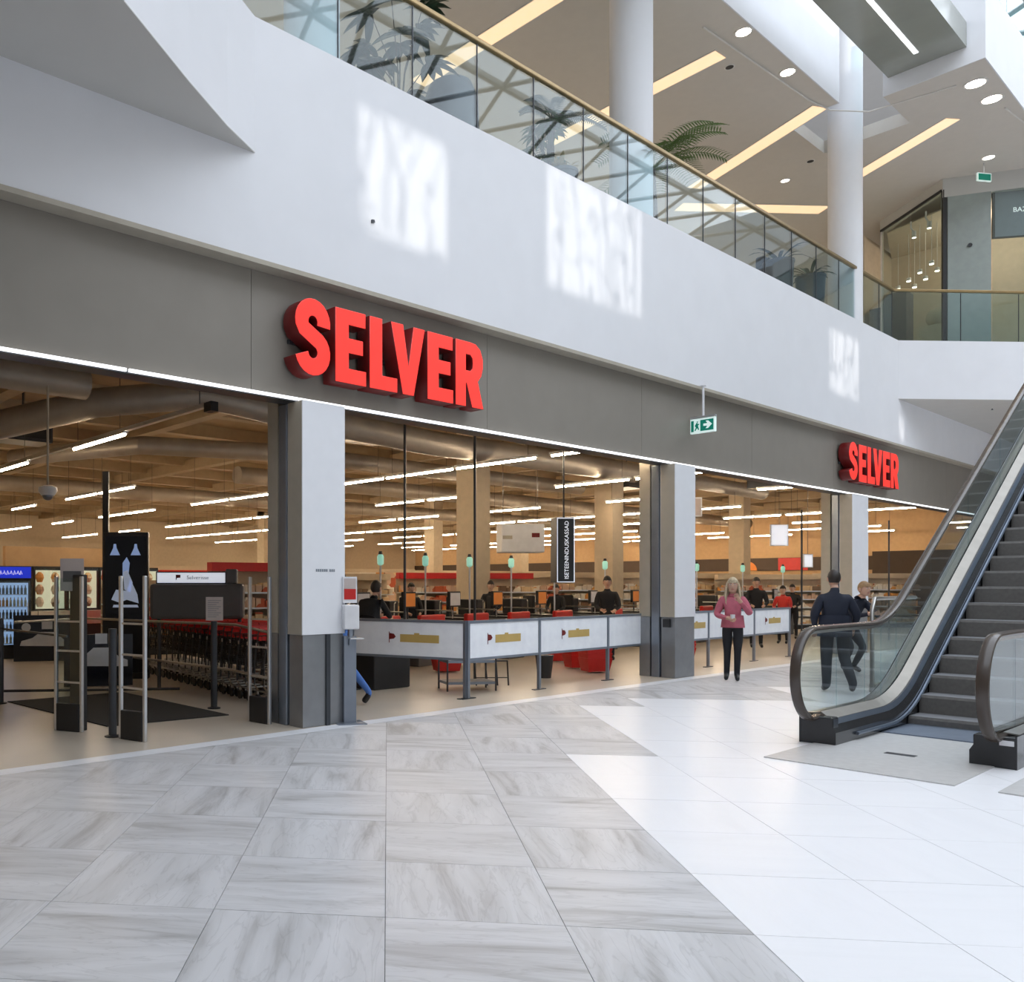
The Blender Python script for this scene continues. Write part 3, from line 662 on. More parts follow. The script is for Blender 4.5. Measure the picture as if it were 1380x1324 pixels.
def big_leaf(loc, label, seed, n=26, H=1.6, spread=.75, L=.55, m='leafdark', h=1.0, r=.4, hands=True):
    rnd = random.Random(seed); t = thing('potted_plant', label, 'plant', loc); pot(t, r, h)
    st = MB(); lf = MB()
    for k in range(n):
        a = rnd.uniform(0, 2 * pi); hh = h + H * rnd.uniform(.3, 1); rr = spread * rnd.uniform(.25, 1) * (1.2 - .5 * hh / (h + H)); tip = (rr * cos(a), rr * sin(a), hh)
        st.tube([(0, 0, h - .1), (.25 * rr * cos(a), .25 * rr * sin(a), h + (hh - h) * .55), tip], [.014, .010, .006], 5)
        for q in range(7 if hands else 3):
            b = a + (q - 3) * .55 + rnd.uniform(-.1, .1); leaf_blade(lf, tip, (cos(b), sin(b), 0), rnd.uniform(-.05, .3), L * rnd.uniform(.5, .8), L * .22, .5)
    st.build('stems', M['bark'], t); lf.build('foliage', M[m], t, kind='stuff'); return t
def palm(loc, label, seed, n=11, H=1.3, L=1.5, h=1.0, m='palm', r=.42):
    rnd = random.Random(seed); t = thing('potted_palm', label, 'plant', loc); pot(t, r, h)
    st = MB().tube([(0, 0, h - .1), (.03, 0, h + H * .4), (0, .02, h + H)], [.07, .06, .05], 8); st.build('trunk', M['bark'], t, smooth=True)
    for k in range(n):
        a = 2 * pi * k / n + rnd.uniform(-.25, .25); el = rnd.uniform(.25, 1.1); d = Vector((cos(a) * cos(el), sin(a) * cos(el), sin(el))); l = L * rnd.uniform(.7, 1)
        fr = MB(); pts = []
        for q in range(13):
            f = q / 12; pts.append(Vector((0, 0, h + H)) + d * l * f + Vector((0, 0, -.55 * l * f * f)))
        fr.tube(pts, [.012 - .009 * q / 12 for q in range(13)], 4)
        side = d.cross(Vector((0, 0, 1))).normalized()
        for q in range(2, 13):
            for e in (0, .5):
                if q == 12 and e: continue
                p = pts[q] if not e else (pts[q] + pts[min(q + 1, 12)]) / 2
                for s in (1, -1):
                    leaf_blade(fr, p, side * s + d * .6, -.05, .34 * l * (1.1 - .6 * q / 12) * .8, .03, .35, 2)
        fr.build('frond', M[m], t, smooth=False)
    return t
FL = 7.1
big_leaf((9.1, 8.85, FL), 'tall potted plant with dark hand-shaped leaves behind the glass at upper left', 3, n=15, H=1.75, L=.6, spread=.85, h=1.15)
tag(MB().lathe((10.1, 8.75, FL), [(.36, 0), (.44, 1.3), (.42, 1.85), (.33, 2.1), (.12, 2.18)], 18).build('planter', M['pot'], smooth=True), 'big dark rounded planter right of the dark hand-leaved plant', 'planter')
big_leaf((12.75, 8.85, FL), 'potted plant with small gold and green leaves left of the left round column', 5, n=20, H=1.25, L=.34, spread=.38, m='leaf', h=1.35, r=.34)
g2 = thing('potted_plant', 'pale gold-leaved plant in a bowl beside the green one', 'plant', (12.55, 8.5, FL)); pot(g2, .3, 1.4); m_ = MB(); rnd = random.Random(4)
for k in range(22):
    a = rnd.uniform(0, 6.28); leaf_blade(m_, (.05 * cos(a), .05 * sin(a), 1.38), (cos(a), sin(a), 0), rnd.uniform(.3, 1.6), rnd.uniform(.2, .34), .09, .5)
m_.build('foliage', M['leafgold'], g2, kind='stuff')
palm((15.05, 8.2, FL), 'tall feathery palm in a pot right of the left round column', 11, n=13, H=1.3, L=1.9, h=.8)
palm((13.2, 9.1, FL), 'thin dark palm leaning beside the left side of the left round column', 12, n=6, H=1.6, L=1.0, m='leafdark', h=1.2, r=.25)
def rosette(loc, label, seed, L=.75):
    rnd = random.Random(seed); t = thing('potted_plant', label, 'plant', loc); pot(t, .3, 1.45); m_ = MB()
    for k in range(16):
        a = rnd.uniform(0, 6.28); leaf_blade(m_, (0, 0, 1.42), (cos(a), sin(a), 0), rnd.uniform(.6, 1.6), L * rnd.uniform(.6, 1), .075, rnd.uniform(.5, 1.1), 5)
    m_.build('foliage', M['leafdark'], t, kind='stuff')
rosette((19.85, 8.0, FL), 'spiky long-leaved plant behind the glass left of the right round column', 21)
rosette((21.4, 7.95, FL), 'spiky plant close to the right round column', 22, .6)
bn = thing('lounge_seat', 'dark blue high-backed lounge seat behind the glass left of the right column', 'seat', (20.7, 8.35, FL))
MB().box(-.7, -.1, .3, .7, .6, .75).build('seat', M['bluefab'], bn, bevel=.04); MB().box(-.7, .0, .75, .7, .2, 1.75).build('backrest', M['pot'], bn, bevel=.05); MB().box(-.65, 0, 0, .65, .5, .3).build('plinth', M['dark'], bn)
# greenery inside the sunlit windows of the back wall: it breaks the sun into leafy patches
for n, (x, z0, w_, h_) in enumerate([(5.1, 11.55, 1.65, 1.6), (9.3, 11.7, 2.65, 1.9), (19.0, 11.6, 1.8, 1.5), (22.6, 11.0, .5, .7)]):
    rnd = random.Random(40 + n); t = thing('climbing_plant', ['leafy climber in front of the first window behind the camera', 'leafy climber in front of the widest window behind the camera', 'leafy climber in front of the third window behind the camera', 'leafy climber in front of the narrow window behind the camera'][n], 'plant', (x, -8.7, z0 - .3))
    m_ = MB(); s_ = MB()
    for k in range(int(5 * w_) + 1):
        bx_ = rnd.uniform(-w_ / 2, w_ / 2); s_.tube([(bx_, 0, 0), (bx_ + rnd.uniform(-.2, .2), .05, h_ * .5), (bx_ + rnd.uniform(-.4, .4), 0, h_ + .3)], .018, 5)
    for k in range(int(15 * w_ * h_)):
        a = rnd.uniform(0, 6.28); leaf_blade(m_, (rnd.uniform(-w_ / 2, w_ / 2), rnd.uniform(-.1, .1), rnd.uniform(.15, h_ + .4)), (cos(a), .15, sin(a)), 0, rnd.uniform(.2, .42), rnd.uniform(.08, .17), .2, 3)
    s_.build('stems', M['bark'], t); m_.build('foliage', M['leaf'], t, kind='stuff')
    tag(MB().box(x - w_ / 2 - .1, -8.99, z0 - .55, x + w_ / 2 + .1, -8.5, z0 - .25).build('planter_box', M['pot']), 'dark planter box under the leafy climber, %s window behind the camera' % ('first', 'widest', 'third', 'narrow')[n], 'planter')

# ------------------------------------------------------------------ inside the supermarket
struct('wall_store_left', MB().box(-2, T + .4, 0, -1.8, 46, 5.6), M['storewall'])
struct('wall_store_back', MB().box(-2, 45, 0, 50, 45.2, 5.6), M['storewall'])
struct('wall_store_right', MB().box(48, T + .4, 0, 48.2, 45, 2.28).box(48, T + .4, 2.95, 48.2, 45, 5.6), M['bulkhead'])
band_ = struct('trim_4', MB().box(47.9, T + .4, 2.28, 48.1, 45, 2.95), M['brown'])
tag(MB().box(47.86, 17.9, 2.30, 47.9, 19.3, 2.93).build('wall_sign', M['red']), 'plain red field on the dark band of the far right wall', 'sign')
tag(MB().prism_x([(20.9 + .55 * cos(radians(a)), 2.30 + .50 * sin(radians(a))) for a in range(0, 181, 15)], 47.84, 47.89).build('wall_emblem', M['orange']), 'orange half sun on the dark band of the far right wall', 'sign')
struct('wall_cafe', MB().box(40, T + .5, 0, 40.2, 12.6, 2.9), M['brown'])
struct('ceiling_store', MB().box(-2, T + .2, 5.6, 50, 45.2, 5.75), M['shopceil'])
bmz = MB()
for k in range(16): bmz.box(-2, 8.6 + k * 2.4, 5.3, 48, 8.85 + k * 2.4, 5.6)
for k in range(12): bmz.box(1.5 + k * 4.2, 7.8, 5.15, 1.8 + k * 4.2, 45, 5.45)
struct('trim_5', bmz, M['beam'])
# ventilation ducts
def duct(pts, r, label, m='duct', n=16):
    o = MB().tube(pts, r, n).build('ventilation_duct', M[m], smooth=True); tag(o, label, 'duct'); return o
duct([(-1.5, 12.6, 4.75), (5.9, 12.6, 4.75)], .24, 'short straight grey duct with an open end, at upper left of the entrance')
duct([(-1.5, 10.2, 4.95), (13, 10.2, 4.95)], .13, 'thin straight duct just under the entrance ceiling')
duct([(2.2, 17.5, 3.95), (4.2, 15.0, 4.0), (6.2, 12.9, 4.55), (7.6, 11.8, 4.7), (9.3, 11.5, 4.5), (12.5, 11.4, 4.35), (20, 11.4, 4.35)], .24, 'long duct that bends over the entrance and runs right behind the nearest column')
duct([(7.5, 20, 4.6), (9, 16.5, 4.6), (12, 15.5, 4.6), (24, 15.5, 4.6)], .20, 'curved duct deeper over the entrance')
duct([(12, 9.6, 4.7), (15.2, 9.6, 4.7), (16.5, 9.6, 4.62)], .17, 'pale duct stub over the checkouts')
duct([(17, 12.6, 4.75), (21, 12.6, 4.7), (30, 12.6, 4.6)], .22, 'grey duct over the third opening')
duct([(14, 20, 4.7), (46, 20, 4.7)], .25, 'long duct crossing the shop behind the checkouts')
duct([(2, 26, 4.7), (46, 26, 4.7)], .25, 'long duct crossing the middle of the shop')
for k, (x, y, z) in enumerate([(3.2, 16.8, 5.0), (6.7, 17.3, 4.7), (12.2, 12.8, 4.7), (25, 14.5, 4.75), (27, 11.2, 4.6)]):
    t = thing('fan_coil', 'dark ceiling ventilation box %s' % ('at the left edge of the entrance', 'deep over the carts', 'behind the nearest column', 'high over the third opening', 'at upper right of the third opening')[k], 'ventilation unit', (x, y, z))
    MB().box(-.5, -.35, -.18, .5, .35, .18).build('casing', M['darkmetal' if k != 2 else 'duct'], t); MB().box(-.45, -.36, -.12, .45, -.35, .12).build('grille', M['dark'], t); MB().tube([(0, 0, .18), (0, 0, 5.6 - z)], .02, 6).build('hanger', M['darkmetal'], t)
# structural columns
for n, (x, y) in enumerate([(17.45, 14.35), (24.0, 14.5), (5.6, 21.5), (30, 27), (36.5, 16.2), (36.5, 27), (27, 36)]):
    c = struct('column_%d' % (n + 7), MB().box(x - .3, y - .3, 0, x + .3, y + .3, 5.6), M['storewall']); MB().box(x - .31, y - .31, 0, x + .31, y + .31, .12).build('plinth', M['coltaupe'], c)
# tube lights in rows running into the shop
def tube_light(first=True):
    t = thing('tube_light', 'warm white tube light hanging in a row under the shop ceiling', 'light', (0, 0, 0), 0, 'tube lights of the shop')
    MB().box(-.045, -1.0, .02, .045, 1.0, .07).build('housing', M['alu'], t)
    MB().tube([(0, -.97, 0), (0, .97, 0)], .020, 6).build('tube', M['tube'], t)
    for y in (-.8, .8): MB().tube([(0, y, .07), (0, y, 1.55)], .006, 4).build('cable', M['darkmetal'], t)
    return t
proto = None; rnd = random.Random(9)
rows = [(6.5, [13.4, 17.5, 21.6]), (13.9, [8.6, 10.9, 12.95, 15.0, 19.2, 21.3, 25.5, 27.6, 31.8, 36, 38.1]), (18.5, None), (23.1, None), (27.7, None), (32.3, None), (36.9, None), (41.5, None), (45.5, None), (10.2, [20, 22.1, 26.3, 30.5, 32.6, 36.8])]
for x, ys in rows:
    if ys is None:
        off_ = rnd.uniform(0, 2); ys = [y for y in [8.6 + off_ + 2.12 * k for k in range(16)] if rnd.random() < .64]
    rw = {6.5: 'over the mat and carts, nearest the entrance', 10.2: 'deep over the entrance shelves', 13.9: 'from the first checkouts towards the totem', 18.5: 'over the middle checkouts', 23.1: 'left of the second column', 27.7: 'seen lowest left in the third opening', 32.3: 'in the middle of the third opening', 36.9: 'behind the woman in pink', 41.5: 'near the orange half sun', 45.5: 'nearest the far right wall'}[x]
    for y in ys:
        if y > 43.5: continue
        if proto is None: proto = cur = tube_light(); proto.location = (x, y, 4.0)
        else: cur = dup(proto, (x, y, 4.0))
        cur['label'] = 'warm white tube light in the row ' + rw; cur['group'] = 'tube lights ' + rw
t = thing('light_rail', 'bare end of the nearest light rail, with a small black camera', 'light rail', (6.5, 11.2, 4.05))
MB().box(-.04, -1.3, 0, .04, 9.0, .06).build('rail', M['alu'], t); MB().box(-.06, -1.38, -.08, .06, -1.2, .05).build('end_box', M['dark'], t); MB().tube([(0, -1.0, .06), (0, -1.0, 1.5)], .008, 5).build('cable', M['darkmetal'], t)
cm = thing('dome_camera', 'white dome security camera hanging at the left of the entrance', 'camera', (5.2, 12.43, 2.97))
MB().lathe((0, 0, 0), [(.06, .12), (.14, .09), (.14, .03), (.10, -.03)], 18).build('housing', M['whiteplastic'], cm, smooth=True); MB().ball((0, 0, -.02), (.085, .085, .09), 12).build('dome', M['bluegrey'], cm, smooth=True); MB().tube([(0, 0, .1), (0, 0, 2.6)], .02, 8).build('pole', M['beige'], cm)

# entrance: mat, gates, posts
tag(MB().prism([(4.35, 8.75), (5.9, 8.6), (5.9, 11.35), (4.2, 11.4)], 0, .012).build('entrance_mat', M['matblack']), 'black entrance mat on the shop floor between the security gates', 'mat')
def gate(loc, rz, label, m='alu', body=None):
    t = thing('security_gate', label, 'security gate', loc, rz)
    for x in (0, .34): MB().box(x - .018, -.02, 0, x + .018, .02, 1.68).build('upright', M[m], t, bevel=.008)
    MB().box(.018, -.03, 0, .322, .03, .30).build('base_box', M['dark'], t, bevel=.01)
    for z in (.52, .86, 1.18): MB().box(.018, -.01, z, .322, .01, z + .02).build('crossbar', M['alu'], t)
    if body: MB().box(.02, -.008, .3, .32, .008, 1.66).build('panel', body, t)
    return t
gate((4.24, 7.68, 0), radians(107), 'tall aluminium security gate with a black foot, the frontmost one')
gate((3.98, 8.6, 0), radians(118), 'dark-panelled security gate left of the frontmost one', 'alu', M['glass'])
gate((5.88, 7.76, 0), radians(95), 'tall aluminium security gate next to the nearest column')
MB_ = MB().box(-.03, -.03, 0, .03, .30, 1.70); o = MB_.build('gate_post', M['dark'], bevel=.01); o.location = (4.05, 8.7, 0); tag(o, 'black rectangular post against the dark-panelled gate', 'post')
pn2 = thing('paper_notice', 'pale paper sheet fixed to the top of the dark-panelled gate', 'notice', (4.02, 8.93, 1.72), -.62)
MB().box(-.13, -.006, -.2, .13, 0, .16).build('sheet', M['paper'], pn2); MB().box(-.10, -.009, -.1, .10, -.0065, .02).build('dark_print', M['charcoal'], pn2)
def post(loc, h, label, plate=False):
    t = thing('barrier_post', label, 'post', loc)
    MB().tube([(0, 0, 0), (0, 0, h)], .042, 12).build('pole', M['darkmetal'], t, smooth=True); MB().lathe((0, 0, 0), [(.085, 0), (.085, .012), (.05, .02)], 16).build('foot', M['dark'], t); return t
post((4.08, 11.33, 0), 1.14, 'dark round barrier post at the left edge of the entrance')
post((4.12, 8.15, 0), 1.13, 'dark round barrier post between the two left security gates')
p3 = post((6.08, 9.2, 0), 1.12, 'dark round barrier post carrying a paper notice, by the carts')
nt_ = thing('paper_notice', 'pinkish grey printed notice held above the barrier post by the carts', 'notice', (6.06, 9.16, 1.28), -.62)
MB().box(-.11, -.008, -.15, .11, .0, .15).build('sheet', M['paper'], nt_); m_ = MB()
for k in range(9): m_.box(-.085, -.0095, .10 - k * .026, .085 - .03 * (k % 3), -.0081, .108 - k * .026)
m_.build('print_lines', M['coltaupe'], nt_, kind='stuff')
def rail(pts, label, r=.018, m='steel'):
    return tag(MB().tube(pts, r, 8).build('guide_rail', M[m], smooth=True), label, 'rail')
rail([(4.08, 11.3, 1.0), (4.08, 9.2, 1.0)], 'dark guide rail between the left post and the dark-panelled gate', .014, 'darkmetal')
rail([(4.6, 12.2, 1.04), (6.0, 12.9, 1.04), (6.45, 9.25, 1.06), (6.1, 8.0, 1.02)], 'steel rail running along the top of the cart row')
rail([(6.55, 13.2, .42), (6.45, 9.4, .46), (6.1, 8.0, .48)], 'lower steel rail in front of the cart wheels')
rail([(2.2, 13.6, .05), (6.6, 10.9, .05)], 'low dark floor rail beside the entrance mat', .02, 'dark')

# shopping carts nested in a row
def cart():
    t = thing('shopping_cart', 'black wire shopping cart with red handle, nested in the cart row', 'cart', (0, 0, 0), 0, 'nested shopping carts')
    # local: handle towards -y, basket along +y
    top = [(-.27, 0, .92), (.27, 0, .92), (.24, .85, .86), (-.24, .85, .86)]; bot = [(-.22, .12, .46), (.22, .12, .46), (.19, .75, .50), (-.19, .75, .50)]
    b = MB()
    for q in (top, bot): b.tube(q + [q[0]], .008, 4)
    def lerp(a, c, f): return tuple(a[i] + (c[i] - a[i]) * f for i in range(3))
    for i, j in ((1, 2), (0, 3), (2, 3)):
        for f in (0, .17, .33, .5, .67, .83, 1): b.tube([lerp(top[i], top[j], f), lerp(bot[i], bot[j], f)], .0045, 3)
    for f in (.3, .6): b.tube([lerp(top[k], bot[k], f) for k in (0, 3, 2, 1)], .004, 3)
    b.build('wire_basket', M['dark'], t)
    MB().tube([(-.27, -.06, .99), (.27, -.06, .99)], .024, 8).build('handle', M['red'], t, smooth=True)
    MB().box(-.27, -.05, .84, .27, .02, .97).build('child_seat_flap', M['red'], t)
    for s in (-1, 1): MB().tube([(s * .27, -.05, .98), (s * .27, .08, .55), (s * .26, .10, .22)], .011, 6).build('side_frame', M['darkmetal'], t, smooth=True)
    MB().tube([(-.26, .10, .24), (-.25, .0, .17), (-.19, .80, .15), (.19, .8, .15), (.25, 0, .17), (.26, .10, .24)], .013, 6).build('chassis_rail', M['steel'], t, smooth=True)
    for x, y in ((-.25, .02), (.25, .02), (-.19, .78), (.19, .78)):
        w = MB().tube([(x - .015, y, .062), (x + .015, y, .062)], .062, 12).build('wheel', M['dark'], t); MB().tube([(x, y, .07), (x, y, .16)], .012, 5).build('fork', M['steel'], w)
    MB().box(-.285, -.01, .76, -.28, .02, .81).build('coin_lock', M['paper'], t)
    return t
c0 = cart(); first = True
for row, (x, y0, n) in enumerate([(7.0, 8.9, 19), (7.75, 9.3, 17)]):
    for k in range(n):
        loc = (x + .045 * k, y0 + .27 * k, 0)
        if first: c0.location = loc; c0.rotation_euler = (0, 0, -.16); first = False; cc = c0
        else: cc = dup(c0, loc, -.16)
        rn = ('front', 'rear')[row]; cc['group'] = 'nested shopping carts, %s row' % rn
        cc['label'] = 'black wire shopping cart with red handle, %s %s row' % ('nearest end of the' if k == 0 else 'farthest end of the' if k == n - 1 else 'nested inside the', rn)
cv = thing('cart_shelter', 'charcoal rounded hood standing over the shopping carts', 'hood', (7.0, 11.03, 0), radians(-38))
MB().box(-.70, -.25, 1.07, .70, .25, 1.60).build('hood', M['charcoal'], cv, bevel=.05)
MB().box(.43, -.2, 1.6, .6, .1, 1.82).build('top_box', M['charcoal'], cv, bevel=.02)
for x in (-.62, .62): MB().tube([(x, .2, 0), (x, .2, 1.1)], .03, 8).build('leg', M['darkmetal'], cv)
lsn = thing('light_box_sign', 'white lit strip sign with small dark logo above the charcoal hood', 'sign', (6.9, 11.0, 1.69), radians(-38))
MB().box(-.56, -.05, -.09, .50, .05, .09).build('casing', M['dark'], lsn); MB().box(-.54, -.056, -.075, .48, -.05, .075).build('lit_face', M['signwhite'], lsn)
MB().prism_y([(-.26, -.03), (-.245, -.03), (-.245, -.005), (-.19, .0), (-.19, .045), (-.26, .045)], -.06, -.057).build('logo', M['darkred'], lsn)
text_mesh('lettering', 'Selverisse', .085, M['coltaupe'], lsn, (.07, -.0575, 0), (pi / 2, 0, 0), .001)
tt = thing('screen_totem', 'tall black totem screen showing a blue picture of lamps and a white shape', 'screen', (6.85, 13.05, 0), radians(-38))
MB().box(-.38, -.06, .1, .38, .08, 2.47).build('casing', M['dark'], tt, bevel=.01); MB().box(-.34, -.066, 1.0, .34, -.06, 2.40).build('screen', M['screen'], tt)
pc = MB()
for x in (-.18, .17): pc.prism_y([(x - .085, 2.08), (x + .085, 2.08), (x + .03, 2.2), (x + .02, 2.27), (x - .02, 2.27), (x - .03, 2.2)], -.069, -.0665)
pc.prism_y([(-.05, 1.72), (.05, 1.75), (.07, 1.95), (.02, 2.05), (-.05, 1.95)], -.069, -.0665); pc.build('picture_blue', M['pic'], tt)
pw = MB().prism_y([(-.02, 1.5), (.08, 1.45), (.12, 1.62), (.03, 1.83), (-.04, 1.8)], -.071, -.0691); pw.prism_y([(-.24, 1.33), (-.1, 1.28), (.02, 1.33), (.22, 1.27), (.2, 1.42), (.08, 1.68), (.02, 1.48), (-.16, 1.5), (-.2, 1.42)], -.071, -.0691).prism_y([(-.22, 1.2), (.22, 1.2), (.2, 1.245), (-.2, 1.245)], -.071, -.0691); pw.build('picture_white', M['picwhite'], tt)
MB().box(-.40, -.02, .0, -.30, .08, 3.5).build('post', M['dark'], tt); MB().box(-.3, -.1, 0, .38, .15, .1).build('foot', M['dark'], tt)
for k, (x, y, s_) in enumerate(((7.05, 17.0, 1.0), (6.0, 12.35, .85))):
    t = thing('car_poster_panel', ('black low panel with a white car picture under the freezers', 'black glass panel with a white car picture left of the carts')[k], 'poster', (x, y, 0), radians(-25)); w = .62 * s_
    MB().box(-w, -.02, 0, w, .02, .95 * s_).build('panel', M['screen'], t)
    MB().prism_y([(-w * .8, .32), (-w * .75, .42), (-w * .4, .48), (-w * .15, .60), (w * .3, .60), (w * .6, .45), (w * .85, .40), (w * .85, .30)], -.026, -.0205).build('car_picture', M['alu'], t)
    MB().prism_y([(-w * .1, .66), (w * .25, .66), (w * .25, .82), (-w * .1, .82)], -.026, -.0205).build('picture_square', M['alu'], t); MB().ball((-w * .6, -.023, .7), (.09, .002, .09), 10).build('picture_disc', M['alu'], t)
# drinks fridge
fr = thing('drinks_fridge', 'glass-door drinks fridge with a lit blue header at the left edge', 'fridge', (6.68, 17.95, 0), radians(-16))
MB().box(-.42, 0, 0, .42, .7, 1.72).build('cabinet', M['dark'], fr); MB().box(-.42, -.01, 1.72, .42, .7, 1.96).build('header', M['bluelit'], fr)
MB().box(-.36, -.012, .3, .36, -.005, 1.62).build('lit_interior', M['fridgelit'], fr)
for k in range(5):
    sh = MB().box(-.34, -.03, .32 + k * .26, .34, -.013, .335 + k * .26).build('shelf', M['alu'], fr); b = MB()
    for q in range(9): b.lathe((-.30 + q * .075, -.03, .337 + k * .26), [(.028, 0), (.028, .12), (.012, .15), (.012, .19)], 7)
    b.build('drinks', M[('product', 'steelblue', 'dark', 'product', 'bluegrey')[k]], sh, kind='stuff')
MB().box(-.40, -.075, .28, .40, -.065, 1.66).build('glass_door', M['glass'], fr); MB().box(.34, -.10, .8, .36, -.075, 1.2).build('door_handle', M['alu'], fr)
m_ = MB()
for k, x in enumerate((-.2, -.13, -.06, .01, .08, .15, .21)): m_.tube([(x - .02, -.02, 1.79 + .02 * (k % 2)), (x, -.02, 1.88), (x + .025, -.02, 1.80)], .008, 5)
m_.build('script_lettering', M['lettering'], fr)
# freezers with lit doors
for k in range(5):
    x = 7.6 + k * .92
    t = thing('upright_freezer', 'glass-door freezer with lit goods, %s from the drinks fridge' % ('first', 'second', 'third', 'fourth', 'fifth')[k], 'freezer', (x, 21.3, 0), 0, 'row of upright freezers')
    MB().box(0, 0, 0, .9, .8, 2.05).build('cabinet', M['dark'], t); MB().box(.06, -.01, .95, .84, -.002, 1.95).build('lit_interior', M['freezerlit'], t)
    for q in range(2):
        MB().box(.03 + q * .44, -.05, .9, .455 + q * .44, -.04, 2.0).build('glass_door', M['glass'], t)
        b = MB()
        for z in (1.0, 1.32, 1.64): b.lathe((.16 + q * .42, -.025, z), [(.07, 0), (.12, .12), (.10, .2), (.04, .26)], 8)
        b.build('goods', M['product'], t, kind='stuff')
    MB().box(0, -.35, .55, .9, 0, .9).build('chest', M['alu'], t); MB().box(0, -.33, 0, .9, 0, .55).build('plinth', M['dark'], t)
tag(MB().box(9.9, 20.0, 0, 10.9, 20.2, 1.95).build('wall_sign', M['red']), 'tall red partition behind the dark-panelled gate', 'partition')
tag(MB().box(8.2, 22.4, 0, 11.6, 22.6, 2.6).build('partition', M['redface' if 0 else 'bulkhead']), 'orange-brown partition above the freezers', 'partition')

# gondola shelves with goods
def gondola(x, y, L, H, rz, label, n=5, two=False):
    t = thing('shelf_unit', label, 'shelf', (x, y, 0), rz)
    MB().box(0, .22, 0, L, .26, H).build('back_panel', M['storewall'], t); MB().box(0, -.2, 0, L, .26, .14).build('plinth', M['dark'], t)
    for k in range(n):
        z = .16 + k * (H - .3) / n; sh = MB().box(0, -.2, z, L, .22, z + .03).build('shelf', M['alu'], t)
        b = MB(); q = 0; rnd = random.Random(x * 7 + k)
        while q < L - .15:
            w = rnd.uniform(.1, .28); h = rnd.uniform(.5, .9) * ((H - .3) / n - .06); b.box(q + .01, -.17, z + .032, q + w, .1, z + .032 + h); q += w + .01
        b.build('goods', M['product'], sh, kind='stuff')
    MB().box(0, -.0, H, L, .26, H + .18).build('header', M['red' if int(x) % 3 == 0 else 'storewall'], t)
    return t
gl = ['low shelf of packaged goods behind the carts', 'shelf of goods seen between the gate and the nearest column', 'shelf of goods behind the first checkouts', 'shelf of goods behind the middle checkouts', 'shelf of goods behind the black vertical sign', 'shelf of goods left of the second column', 'shelf of goods behind the woman in pink', 'shelf of goods at the right of the third opening', 'shelf of goods near the fourth opening', 'long shelf deep behind the totem screen']
for k, (x, y, L, H, rz) in enumerate([(8.6, 17.5, 3.0, 1.5, -.3), (9.4, 14.3, 2.4, 1.85, -.2), (13.0, 18.5, 4.5, 1.7, -.3), (18.5, 18.0, 4.5, 1.75, -.4), (23.5, 17.5, 4.5, 1.8, -.5), (28.5, 16.5, 4.5, 1.8, -.5), (31.0, 14.5, 5.0, 1.75, -.7), (35.0, 12.8, 3.6, 1.8, -.7), (37.0, 9.5, 2.6, 1.5, -.8), (12.5, 27.0, 8.0, 1.9, -.3)]):
    gondola(x, y, L, H, rz, gl[k])
for k in range(6):
    t = thing('shelf_unit', 'long tall aisle shelf standing deep in the shop', 'shelf', (14 + k * 5.2, 28 + (k % 2), 0), -.25, 'deep aisle shelves')
    MB().box(0, 0, 0, 4.4, .7, 2.1).build('goods_block', M['product'], t); MB().box(0, -.02, 2.1, 4.4, .72, 2.25).build('header', M['storewall'], t)
# hanging signs
hb = thing('hanging_box_sign', 'big white box sign with two small logos hanging over the checkouts', 'sign', (16.7, 12.35, 2.65), radians(-38))
MB().box(-.5, -.25, -.33, .5, .25, .33).build('box', M['whiteplastic'], hb, bevel=.03); MB().box(-.47, -.256, -.02, -.25, -.2505, .06).build('left_logo', M['beige'], hb); MB().box(.2, -.256, .02, .38, -.2505, .12).build('right_logo', M['darkred'], hb)
for x in (-.4, .4): MB().tube([(x, 0, .33), (x, 0, 2.9)], .006, 4).build('cable', M['darkmetal'], hb)
vs = thing('vertical_sign', 'black vertical box sign with white lettering over the checkouts', 'sign', (13.16, 8.78, 1.62), radians(-38))
MB().box(-.16, -.02, 0, .15, .32, 1.14).build('box', M['dark'], vs); MB().box(-.155, -.03, .01, -.143, -.02, 1.13).box(.138, -.03, .01, .15, -.02, 1.13).box(-.155, -.03, 1.12, .15, -.02, 1.135).box(-.155, -.03, .005, .15, -.02, .018).build('lit_edge', M['signwhite'], vs)
text_mesh('lettering', 'ISETEENINDUSKASSAD', .100, M['lettering'], vs, (.015, -.024, .57), (pi / 2, -pi / 2, 0), .002)
MB().tube([(0, .1, 1.14), (0, .1, 3.9)], .015, 6).build('pole', M['darkmetal'], vs)
for k, (x, y, z, w, h, m, lab) in enumerate([(25.6, 10.3, 2.95, .5, .6, 'signwhite', 'small lit notice hanging in the third opening'), (20.0, 9.9, 3.4, .35, .45, 'paper', 'striped paper sign at the upper left of the third opening'), (24.6, 9.2, 2.2, .25, .35, 'signwhite', 'white notice on the dark pole in the third opening'), (27.5, 9.0, 2.9, .5, .12, 'signwhite', 'narrow white sign hanging at the right of the third opening')]):
    t = thing('hanging_sign', lab, 'sign', (x, y, z), radians(-38)); MB().box(-w / 2, -.02, -h / 2, w / 2, .02, h / 2).build('board', M['whiteplastic'], t); MB().box(-w / 2 + .03, -.024, -h / 2 + .03, w / 2 - .03, -.021, h / 2 - .03).build('lit_face', M[m], t); MB().tube([(0, 0, h / 2), (0, 0, 5.6 - z)], .006, 4).build('cable', M['darkmetal'], t)
